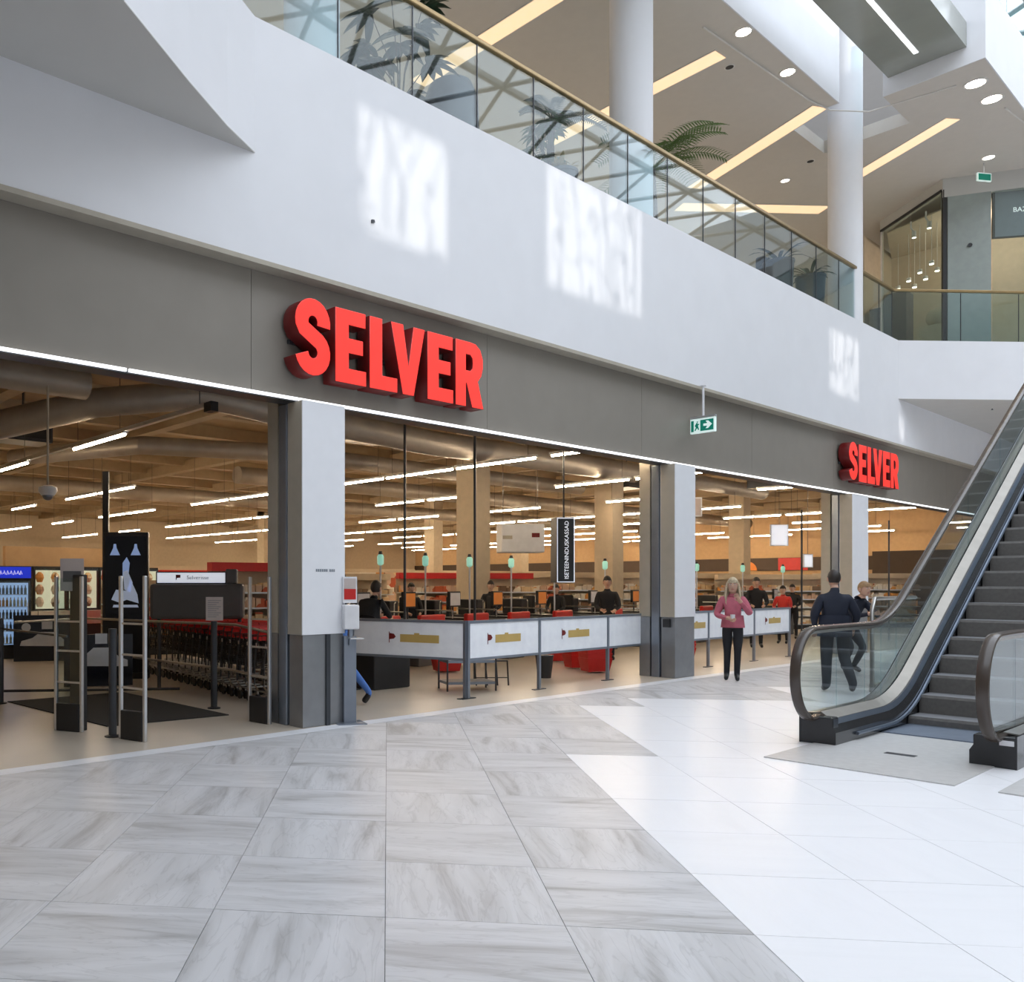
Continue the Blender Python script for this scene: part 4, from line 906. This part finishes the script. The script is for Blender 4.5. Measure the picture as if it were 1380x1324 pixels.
for k, (x, y) in enumerate(((22.9, 8.7), (28.6, 8.6), (11.35, 9.3), (10.2, 9.8))):
    tag(MB().tube([(x, y, 0), (x, y, 5.3)] if k > 1 else [(x, y, 0), (x, y, 3.4)], .022, 8).build('support_pole', M['darkmetal']), ('dark floor pole in the middle of the third opening', 'dark floor pole at the right of the third opening', 'thin dark pole rising over the second checkout', 'thin dark pole rising over the first checkout')[k], 'pole')

# checkouts
def checkout(loc, label, screen='orange', k=0):
    t = thing('checkout', label, 'checkout', loc, radians(8))
    MB().box(-.35, -.0, 0, .35, 2.2, .86).build('counter', M['charcoal'], t, bevel=.02); MB().box(-.28, .05, .86, .28, 1.6, .90).build('belt', M['dark'], t)
    MB().box(-.42, -.10, .78, .42, -.0, 1.0).build('front_bumper', M['red'], t, bevel=.03)
    mo = MB().box(-.30, .40, 1.12, .12, .46, 1.44).build('monitor', M['dark'], t, bevel=.01); MB().box(-.27, .394, 1.15, .09, .3995, 1.41).build('screen', M[screen], mo)
    MB().tube([(-.1, .45, .88), (-.1, .45, 1.15)], .02, 6).build('monitor_arm', M['darkmetal'], t)
    MB().tube([(.3, .3, .86), (.3, .3, 1.95)], .018, 8).build('lamp_pole', M['alu'], t)
    lp = MB().lathe((.3, .3, 1.95), [(.03, 0), (.06, .03), (.065, .17), (.04, .21)], 12).build('lantern', M['greenlit'], t, smooth=True); MB().lathe((.3, .3, 2.16), [(.045, 0), (.03, .06)], 10).build('cap', M['dark'], lp)
    MB().box(.05, 1.0, .9, .35, 1.5, 1.25).build('till_box', M['dark'], t, bevel=.02)
    tb = MB(); tb.tube([(-.5, .2, .9), (-.5, .2, 1.05), (-.4, 1.2, 1.05)], .015, 6).tube([(-.2, .7, .9), (-.12, .75, 1.2), (.05, .85, 1.22)], .012, 6); tb.build('card_terminal_arm', M['steel'], t)
    return t
cl = ['first checkout, partly hidden behind the angled white barrier panel', 'second checkout, with a white-backed monitor', 'third checkout from the left, with green lantern', 'checkout just left of the black vertical sign', 'checkout directly behind the black vertical sign', 'checkout right of the black vertical sign', 'checkout nearest the second column', 'first checkout visible in the third opening', 'checkout behind the woman in pink', 'last checkout in the third opening']
for k, (x, sc_) in enumerate([(11.3, 'whiteplastic'), (12.55, 'orange'), (13.9, 'whiteplastic'), (15.3, 'orange'), (16.9, 'orange'), (19.0, 'whiteplastic'), (20.9, 'orange'), (23.6, 'orange'), (26.4, 'orange'), (29.2, 'whiteplastic')]):
    checkout((x, 11.4, 0), cl[k], sc_)
for k in range(7):
    x = 11.9 + k * 1.42
    t = thing('office_chair', 'black high-backed cashier chair, %s from the left behind the checkouts' % ('first', 'second', 'third', 'fourth', 'fifth', 'sixth', 'seventh')[k], 'chair', (x, 12.5, 0), .3 * k, 'cashier chairs')
    MB().box(-.25, -.25, .5, .25, .25, .58).build('seat', M['blackcloth'], t, bevel=.03); MB().box(-.23, .2, .65, .23, .27, 1.32).build('backrest', M['blackcloth'], t, bevel=.04); MB().tube([(0, 0, .06), (0, 0, .5)], .03, 8).build('column', M['darkmetal'], t)
    for a in range(5): MB().tube([(0, 0, .1), (.28 * cos(a * 1.2566), .28 * sin(a * 1.2566), .05)], .018, 6).build('leg', M['darkmetal'], t)

# white barrier panels
def panel_run(pts, label, logos, feet=True):
    t = thing('white_barrier', label, 'barrier', (pts[0][0], pts[0][1], 0))
    ox, oy = pts[0]
    for k, (a, b) in enumerate(zip(pts, pts[1:])):
        d = math.dist(a, b); rz = math.atan2(b[1] - a[1], b[0] - a[0]); L = (a[0] - ox, a[1] - oy, 0)
        p = MB().box(.03, -.008, .56, d - .03, .008, 1.045).build('panel', M['whitepanel'], t, loc=L, rot=(0, 0, rz))
        MB().box(0, -.018, 1.045, d, .018, 1.085).build('top_rail', M['bluegrey'], t, loc=L, rot=(0, 0, rz)); MB().box(0, -.015, .525, d, .015, .56).build('bottom_rail', M['bluegrey'], t, loc=L, rot=(0, 0, rz))
        if logos[k]:
            s = -1; yy = -.012; c = d * logos[k]
            MB().box(c - .28, yy, .74, c - .27, yy + .003, .90).prism_y([(c - .27, .79), (c - .20, .80), (c - .17, .83), (c - .20, .87), (c - .27, .88)], yy, yy + .003).build('logo', M['darkred'], p)
            MB().box(c - .10, yy, .755, c + .50, yy + .003, .868).box(c + .12, yy, .868, c + .20, yy + .003, .89).build('gold_lettering_bar', M['gold'], p)
    for k, a in enumerate(pts):
        L = (a[0] - ox, a[1] - oy, 0)
        MB().box(-.022, -.022, 0, .022, .022, 1.085).build('post', M['bluegrey'], t, loc=L); MB().box(-.14, -.03, 0, .14, .03, .012).build('foot', M['darkmetal'], t, loc=L)
    return t
panel_run([(8.77, 9.5), (9.35, 7.83)], 'white barrier panel angled into the shop, in shade, right of the nearest column', [.50])
panel_run([(9.37, 7.80), (11.05, 7.83), (13.0, 7.88), (14.45, 7.95)], 'row of three white barrier panels with gold bars between the first two columns', [.42, .45, 0])
panel_run([(14.95, 7.95), (16.6, 7.95), (18.6, 7.97), (20.4, 8.0)], 'row of white barrier panels behind the woman in pink', [.62, 0, .45])
# things by the panels
tag(MB().box(8.98, 9.25, .0, 9.75, 9.9, .58).build('desk_cabinet', M['dark'], bevel=.02), 'black low cabinet behind the angled white panel', 'cabinet')
rk = thing('metal_rack', 'low two-tier grey metal rack behind the barrier corner', 'rack', (9.75, 8.5, 0), radians(-30))
for z in (.10, .42): MB().box(0, 0, z, .75, .4, z + .04).build('shelf', M['bluegrey'], rk)
for x, y in ((0, 0), (.75, 0), (0, .4), (.75, .4)): MB().tube([(x, y, 0), (x, y, .62)], .014, 6).build('leg', M['darkmetal'], rk)
fs = thing('folding_stand', 'low black folding stand under the white panels', 'stand', (10.75, 8.5, 0), radians(-35))
for x in (-.25, -.08, .08, .25): MB().tube([(x, -.1, .03), (x * 1.05, 0, .40)], .012, 6).build('leg', M['dark'], fs)
MB().tube([(-.27, 0, .40), (.27, 0, .40)], .012, 6).tube([(-.26, 0, .14), (.26, 0, .14)], .008, 6).build('bar', M['dark'], fs)
tb = thing('waste_bin', 'black open waste bin under the second white panel', 'bin', (12.5, 8.75, 0)); MB().lathe((0, 0, 0), [(.11, 0), (.15, .38), (.14, .38), (.10, .02)], 18).build('bucket', M['dark'], tb, smooth=True); MB().lathe((0, 0, 0), [(.155, .37), (.155, .39), (.14, .39)], 18).build('rim', M['darkmetal'], tb)
for k, (x, y, n) in enumerate([(13.95, 8.7, 4), (14.35, 9.3, 3), (11.9, 10.4, 3), (17.6, 9.0, 3), (15.2, 10.4, 4)]):
    for q in range(n):
        z = .03 + q * .09; o = MB().strip([[(-.2, -.14, 0), (.2, -.14, 0), (.2, .14, 0), (-.2, .14, 0)], [(-.24, -.18, .24), (.24, -.18, .24), (.24, .18, .24), (-.24, .18, .24)], [(-.22, -.16, .24), (.22, -.16, .24), (.22, .16, .24), (-.22, .16, .24)], [(-.18, -.12, .02), (.18, -.12, .02), (.18, .12, .02), (-.18, .12, .02)]]).build('shopping_basket', M['red'])
        o.location = (x, y, z); o.rotation_euler = (0, 0, -.5)
        tag(o, 'red plastic basket, %s in the stack %%s' % ('topmost' if q == n - 1 else ('lowest', 'second from below', 'third from below')[q]) % ('under the end of the white panels', 'behind the end of the white panels', 'below the first checkouts', 'behind the woman in pink', 'beside the second column')[k], 'basket', ('basket stack under the panel end', 'basket stack behind the panel end', 'basket stack by the first checkouts', 'basket stack behind the woman', 'basket stack by the second column')[k])
# hand gel stand next to the nearest column
hg = thing('hand_gel_stand', 'grey post with white dispenser box and small red and grey notice, beside the nearest column', 'dispenser', (6.66, T - .02, 0), radians(-25))
MB().box(-.075, -.03, 0, .075, .03, 1.0).build('post', M['bluegrey'], hg, bevel=.006); MB().box(-.17, -.14, 0, .17, .14, .012).build('foot', M['bluegrey'], hg)
MB().box(-.09, -.10, 1.08, .09, .07, 1.36).build('dispenser', M['whiteplastic'], hg, bevel=.015); MB().box(-.03, -.13, .97, .13, .0, .985).build('drip_tray', M['alu'], hg)
MB().box(-.085, -.02, 1.38, .085, .02, 1.68).build('notice_frame', M['whiteplastic'], hg); MB().box(-.07, -.024, 1.42, .07, -.0205, 1.54).build('red_notice', M['red'], hg); MB().box(-.07, -.024, 1.545, .07, -.0205, 1.66).build('grey_notice', M['paper'], hg)
MB().box(-.02, -.06, .9, .02, -.02, 1.1).build('bracket', M['bluegrey'], hg)

# ------------------------------------------------------------------ people
def head_parts(mb, c, f, s=1.0, mi=0, hair=None):
    """head with face. c = centre, f = unit facing direction (horizontal). returns the frame"""
    f = Vector(f).normalized(); up = Vector((0, 0, 1)); r = f.cross(up).normalized(); u = r.cross(f).normalized()
    def W(x, y, z): return Vector(c) + (r * x + f * y + u * z) * s
    secs = []; n = 20
    prof = [(-.118, .020, .028, .030), (-.108, .040, .048, .024), (-.088, .054, .066, .012), (-.06, .064, .080, .002), (-.03, .071, .090, -.004), (0, .075, .095, -.006), (.03, .077, .097, -.008), (.06, .074, .093, -.010), (.085, .062, .078, -.012), (.105, .042, .052, -.014), (.118, .015, .018, -.014)]
    for z, rx, ry, oy in prof:
        ring = []
        for i in range(n):
            a = 2 * pi * i / n; x = rx * cos(a); y = ry * sin(a) + oy
            if abs(a - pi / 2) < .35 and -.05 < z < .01: y += .012        # nose bridge
            if abs(abs(a - pi / 2) - .45) < .2 and -.005 < z < .04: y -= .006   # eye sockets
            ring.append(W(x, y, z))
        secs.append(ring)
    mb.strip(secs, True, True, mi)
    mb.add([W(-.014, .088, -.035), (W(.014, .088, -.035)), W(0, .112, -.03), W(0, .092, .012), W(0, .09, -.042)], [(0, 2, 3), (2, 1, 3), (0, 4, 2), (4, 1, 2)], mi)
    for e in (-1, 1):
        mb.strip([[W(e * (.076 + .012 * k), -.01 + .022 * cos(q * pi / 4) * (1 + .1 * k), -.01 + .032 * sin(q * pi / 4)) for q in range(8)] for k in (0, 1)], True, True, mi)
        mb.strip([[W(e * .03 + .013 * cos(q * pi / 4), .087 + .004 * (k), .012 + .006 * sin(q * pi / 4)) for q in range(8)] for k in (0, 1)], True, True, 4)
        mb.strip([[W(e * .03 + .006 * cos(q * pi / 4), .091 + .002 * (k), .012 + .006 * sin(q * pi / 4)) for q in range(8)] for k in (0, 1)], True, True, 5)
        mb.strip([[W(e * (.012 + .036 * k), .089, .030 + .004 * k), W(e * (.012 + .036 * k), .096 - .008 * k, .030 + .004 * k), W(e * (.012 + .036 * k), .096 - .008 * k, .036 + .004 * k), W(e * (.012 + .036 * k), .089, .036 + .004 * k)] for k in (0, 1)], True, True, 5)
    mb.strip([[W(-.024 + .016 * k, .083 + .008 * sin(pi * k / 3), -.066 + z) for z in (-.006 * sin(pi * (k + .5) / 4), .006 * sin(pi * (k + .5) / 4))] + [W(-.024 + .016 * k, .070, -.066)] for k in range(4)], True, True, 6)
    return W

def person(label, loc, rz, J, cols, face=(0, 1, 0), s=1.0, hair='short', hairm='hairdark', extra=None, name='person', rad=None, fingers=True, skirt=None):
    """J: joint positions (local metres, facing +y). cols: skin, top, legs, shoes."""
    t = thing(name, label, 'person', loc, rz)
    rad = rad or {}
    D = dict(pelvis=(0, 0, .95), belly=(0, 0, 1.10), chest=(0, .0, 1.30), neck0=(0, -.01, 1.43), neck=(0, .0, 1.50), head=(0, .02, 1.56),
             shL=(-.17, 0, 1.39), elL=(-.24, -.02, 1.12), wrL=(-.25, .06, .88), shR=(.17, 0, 1.39), elR=(.24, -.02, 1.12), wrR=(.25, .06, .88),
             hpL=(-.09, 0, .90), knL=(-.10, .02, .50), anL=(-.10, -.02, .09), toL=(-.11, .15, .035), hpR=(.09, 0, .90), knR=(.10, .02, .50), anR=(.10, -.02, .09), toR=(.11, .15, .035))
    D.update(J)
    R = dict(pelvis=(.155, .115), belly=(.145, .105), chest=(.165, .115), neck0=(.085, .075), neck=(.052, .055), head=(.05, .05), shL=(.075, .075), shR=(.075, .075), elL=(.048, .048), elR=(.048, .048), wrL=(.032, .032), wrR=(.032, .032),
             hpL=(.098, .105), hpR=(.098, .105), knL=(.062, .062), knR=(.062, .062), anL=(.045, .045), anR=(.045, .045), toL=(.045, .034), toR=(.045, .034))
    R.update(rad)
    E_ = [('pelvis', 'belly'), ('belly', 'chest'), ('chest', 'neck0'), ('neck0', 'neck'), ('neck', 'head'), ('chest', 'shL'), ('shL', 'elL'), ('elL', 'wrL'), ('chest', 'shR'), ('shR', 'elR'), ('elR', 'wrR'), ('pelvis', 'hpL'), ('hpL', 'knL'), ('knL', 'anL'), ('anL', 'toL'), ('pelvis', 'hpR'), ('hpR', 'knR'), ('knR', 'anR'), ('anR', 'toR')]
    zone = dict(pelvis=2, belly=1, chest=1, neck0=1, neck=0, head=0, shL=1, shR=1, elL=1, elR=1, wrL=0, wrR=0, hpL=2, hpR=2, knL=2, knR=2, anL=2, anR=2, toL=3, toR=3)
    names = list(D); idx = {k: i for i, k in enumerate(names)}
    vs = [Vector(D[k]) * s for k in names]; rs = [(R[k][0] * s, R[k][1] * s) for k in names]; es = [(idx[a], idx[b]) for a, b in E_]; zn = [zone[k] for k in names]
    for sd, sg_ in (('L', -1), ('R', 1)):
        w = Vector(D['wr' + sd]); e = Vector(D['el' + sd]); d = (w - e).normalized()
        side = d.cross(Vector((0, 1, 0.2))); side = side.normalized() if side.length > .1 else Vector((1, 0, 0)); nrm = side.cross(d).normalized()
        palm_ = w + d * .075; n0 = len(vs); vs.append(palm_ * s); rs.append((.036 * s, .020 * s)); es.append((idx['wr' + sd], n0)); zn.append(0)
        if fingers:
            for q in range(4):
                o = side * (-.027 + .018 * q); l = (.032, .038, .036, .028)[q]
                p1 = palm_ + o + d * .030; p2 = p1 + d * l + nrm * .010; p3 = p2 + d * l * .6 + nrm * .020; k0 = len(vs)
                for p in (p1, p2, p3): vs.append(p * s); rs.append((.0095 * s, .0095 * s)); zn.append(0)
                es += [(n0, k0), (k0, k0 + 1), (k0 + 1, k0 + 2)]
            k0 = len(vs); b = w + d * .03 - side * .030 * 1; th = b + d * .03 - side * .018 + nrm * .01
            for p in (b, th, th + d * .028): vs.append(p * s); rs.append((.011 * s, .011 * s)); zn.append(0)
            es += [(idx['wr' + sd], k0), (k0, k0 + 1), (k0 + 1, k0 + 2)]
    me = bpy.data.meshes.new('body'); me.from_pydata([tuple(v) for v in vs], es, [])
    o = bpy.data.objects.new('body', me); C.objects.link(o)
    sk = o.modifiers.new('skin', 'SKIN'); sk.use_smooth_shade = True; sk.branch_smoothing = .3
    for i, v in enumerate(me.skin_vertices[0].data): v.radius = rs[i]; v.use_root = (i == idx['pelvis'])
    ss = o.modifiers.new('sub', 'SUBSURF'); ss.levels = 2; ss.render_levels = 2
    dg = bpy.context.evaluated_depsgraph_get(); dg.update(); m2 = bpy.data.meshes.new_from_object(o.evaluated_get(dg)); bpy.data.objects.remove(o)
    mb = MB(); mb.v = [tuple(v.co) for v in m2.vertices]; mb.f = [tuple(p.vertices) for p in m2.polygons]
    def nearest(p):
        best = (9, 0)
        for a, b in es:
            A, B = vs[a], vs[b]; AB = B - A; f = max(0, min(1, (p - A).dot(AB) / max(1e-9, AB.length_squared))); dd = (p - (A + AB * f)).length - (rs[a][0] * (1 - f) + rs[b][0] * f)
            if dd < best[0]:
                za, zb = zn[a], zn[b]; cut = .5
                if (za, zb) == (1, 0): cut = .88
                if (za, zb) == (2, 1): cut = .30
                if (za, zb) == (2, 3): cut = .15
                best = (dd, za if f < cut else zb)
        return best[1]
    mb.m = [nearest(p.center) for p in m2.polygons]
    hc = Vector(D['head']) + Vector((0, .015, .075)); W = head_parts(mb, hc * s, face, s)
    mb.build('body', [M[c] for c in cols] + [M['eyewhite'], M['dark'], M['lip']], t, smooth=True)
    hb_ = MB(); n = 18; secs = []
    for k in range(9):
        a = pi / 2 * k / 8; z = .125 * sin(a) + .0; rr = cos(a)
        secs.append([W(.085 * rr * cos(2 * pi * i / n), .105 * rr * sin(2 * pi * i / n) - .012, .012 + z + (.026 if sin(2 * pi * i / n) > .5 and k < 3 else 0)) for i in range(n)])
    low = -.06 if hair == 'short' else -.11
    back = []
    for zz, w_, dp in ((low, .062, .068), (-.02, .079, .098)):
        back.append([W(w_ * cos(2 * pi * i / n), (dp * sin(2 * pi * i / n) - .014) if sin(2 * pi * i / n) < .12 else .02, zz if sin(2 * pi * i / n) < .12 else .03) for i in range(n)])
    hb_.strip(back + secs, True, True)
    if hair == 'long':
        rnd = random.Random(3)
        for k in range(34):
            a = pi * (.93 + 1.14 * k / 33); p0 = W(.078 * cos(a), .09 * sin(a) - .01, .05); p1 = W(.095 * cos(a), .105 * sin(a) - .01, -.06); p2 = W(.105 * cos(a) + rnd.uniform(-.01, .01), .10 * sin(a) + .01, -.17); p3 = W(.10 * cos(a) + rnd.uniform(-.02, .02), .10 * sin(a) + .03, -.26 - rnd.uniform(0, .06))
            hb_.tube([p0, p1, p2, p3], [.016, .02, .016, .004], 5)
    hb_.build('hair', M[hairm], t, smooth=True)
    if skirt:
        z0, z1, r0, r1, m = skirt
        pc_ = Vector(D['pelvis']); ring = []
        for z, rx in ((z0, r0), ((z0 + z1) / 2, (r0 + r1) / 2), (z1, r1)): ring.append([(pc_.x * s + rx * s * cos(2 * pi * i / 24), (pc_.y + .0) * s + rx * .74 * s * sin(2 * pi * i / 24), z * s) for i in range(24)])
        ring += [[(x * .97, y * .97, z) for x, y, z in ring[2]], [(x * .97, y * .97, z) for x, y, z in ring[0]]]
        MB().strip(ring, True, False).build('jacket_hem', M[m], t, smooth=True)
    return t, W

# facing angle helper: rz turns local +y; towards the camera from (14.5, 6.5) is about 114 degrees + 0
wo, W = person('blond woman in a pink jacket and black trousers, hand raised to her face', (14.54, 6.56, 0), radians(114), dict(
    pelvis=(0, 0, .93), belly=(0, .0, 1.07), chest=(0, 0, 1.26), neck0=(0, 0, 1.38), neck=(0, .01, 1.45), head=(0, .03, 1.50),
    shL=(-.15, 0, 1.35), elL=(-.25, .06, 1.10), wrL=(-.10, .25, 1.33), shR=(.15, 0, 1.35), elR=(.24, 0, 1.08), wrR=(.06, .20, 1.03),
    hpL=(-.08, 0, .88), knL=(-.07, .04, .49), anL=(-.06, -.02, .09), toL=(-.07, .12, .03), hpR=(.08, 0, .88), knR=(.08, -.02, .49), anR=(.09, -.06, .10), toR=(.10, .07, .03)),
    ['skin', 'pink', 'blackcloth', 'shoe'], hair='long', hairm='hairblond', s=1.0, rad=dict(chest=(.14, .105), belly=(.125, .10), pelvis=(.145, .115), elL=(.055, .055), elR=(.055, .055), knL=(.055, .058), knR=(.055, .058)), skirt=(.88, 1.08, .178, .155, 'pink'))
MB().ball((0, .095, 1.0), (.07, .03, .09), 12).build('peach_top', M['peach'], wo, smooth=True)
cup = MB().lathe((0, 0, 0), [(.028, 0), (.036, .10), (.034, .10)], 14); cup = cup.build('paper_cup', M['whiteplastic'], smooth=True); cup.location = (14.54 + cos(radians(204)) * .24 + .0, 6.56 + sin(radians(204)) * .24, 1.0); tag(cup, 'small white cup held at the belly by the woman in pink', 'cup')
person('man in dark navy jacket walking away behind the escalator glass', (14.23, 4.96, 0), radians(-58), dict(
    elL=(-.27, -.04, 1.14), wrL=(-.24, .08, .93), elR=(.28, -.02, 1.14), wrR=(.26, .10, .94), pelvis=(0, 0, .97), hpL=(-.1, 0, .92), hpR=(.1, 0, .92),
    knL=(-.10, .03, .50), anL=(-.10, .02, .09), toL=(-.11, .18, .035), knR=(.13, .05, .51), anR=(.16, -.30, .16), toR=(.16, -.22, .05), head=(0, .03, 1.60), neck=(0, .0, 1.53), neck0=(0, -.01, 1.47)),
    ['skin', 'navy', 'trousers', 'shoe'], rad=dict(chest=(.205, .13), belly=(.19, .125), pelvis=(.185, .13), shL=(.09, .09), shR=(.09, .09), elL=(.062, .062), elR=(.062, .062), knL=(.08, .08), knR=(.08, .08), anL=(.06, .06), anR=(.06, .06)), hairm='hairdark', skirt=(.82, 1.14, .225, .20, 'navy'))
person('sandy-haired person in a dark blue jacket leaning forward beyond the man in navy', (17.6, 5.85, 0), radians(150), dict(
    pelvis=(0, -.15, .80), belly=(0, -.08, .95), chest=(0, .08, 1.12), neck0=(0, .16, 1.25), neck=(0, .2, 1.31), head=(0, .24, 1.36), shL=(-.16, .1, 1.2), shR=(.16, .1, 1.2), elL=(-.2, .3, .98), elR=(.2, .28, .98), wrL=(-.1, .5, 1.02), wrR=(.12, .5, 1.02),
    hpL=(-.09, -.14, .76), hpR=(.09, -.14, .76), knL=(-.12, .1, .44), knR=(.12, .1, .44), anL=(-.1, -.1, .09), anR=(.1, -.1, .09), toL=(-.1, .06, .035), toR=(.1, .06, .035)),
    ['skin', 'navy', 'trousers', 'shoe'], hairm='hairsandy', s=1.05)
person('person in blue jeans walking behind the nearest column, one leg showing', (7.47, 8.33, 0), radians(52), dict(
    hpR=(.09, 0, .88), knR=(.12, -.12, .52), anR=(.13, -.40, .16), toR=(.13, -.31, .03), knL=(-.1, .18, .50), anL=(-.12, .3, .09), toL=(-.12, .44, .04)),
    ['skin', 'navy', 'jeans', 'shoe'], hairm='hairdark')
person('cashier in black bending over the first checkout, just right of the nearest column', (9.55, 9.95, 0), radians(-75), dict(
    pelvis=(0, -.12, .92), belly=(0, -.05, 1.05), chest=(0, .05, 1.22), neck0=(0, .12, 1.34), neck=(0, .16, 1.40), head=(0, .2, 1.45), shL=(-.18, .06, 1.3), shR=(.18, .06, 1.3), elL=(-.24, .22, 1.10), elR=(.24, .22, 1.08), wrL=(-.14, .42, 1.08), wrR=(.14, .42, 1.06)),
    ['skin', 'blackcloth', 'blackcloth', 'shoe'], rad=dict(chest=(.2, .15), belly=(.19, .14)), hairm='hairdark')
for k, (x, y, r, lab, s_) in enumerate([(13.3, 12.6, 150, 'dark-clothed cashier behind the second checkout', .92), (16.2, 12.8, 120, 'dark-clothed cashier left of the black vertical sign', .95), (16.47, 9.99, 125, 'man in black standing right of the black vertical sign', 1.0), (18.2, 12.4, 110, 'dark-clothed cashier right below the black vertical sign', .9), (22.54, 9.6, 120, 'person in a black hooded coat standing right of the woman in pink', 1.0), (24.6, 9.8, 100, 'person in red clothing near the third column', .88), (27.0, 10.5, 100, 'shopper in the third opening near the white monitor', .9)]):
    person(lab, (x, y, 0), radians(r), dict(wrL=(-.12, .3, 1.05), wrR=(.12, .3, 1.05), elL=(-.23, .1, 1.12), elR=(.23, .1, 1.12)), ['skin', 'red' if k == 5 else 'blackcloth', 'blackcloth', 'shoe'], s=s_, hairm='hairdark', fingers=(k == 2))
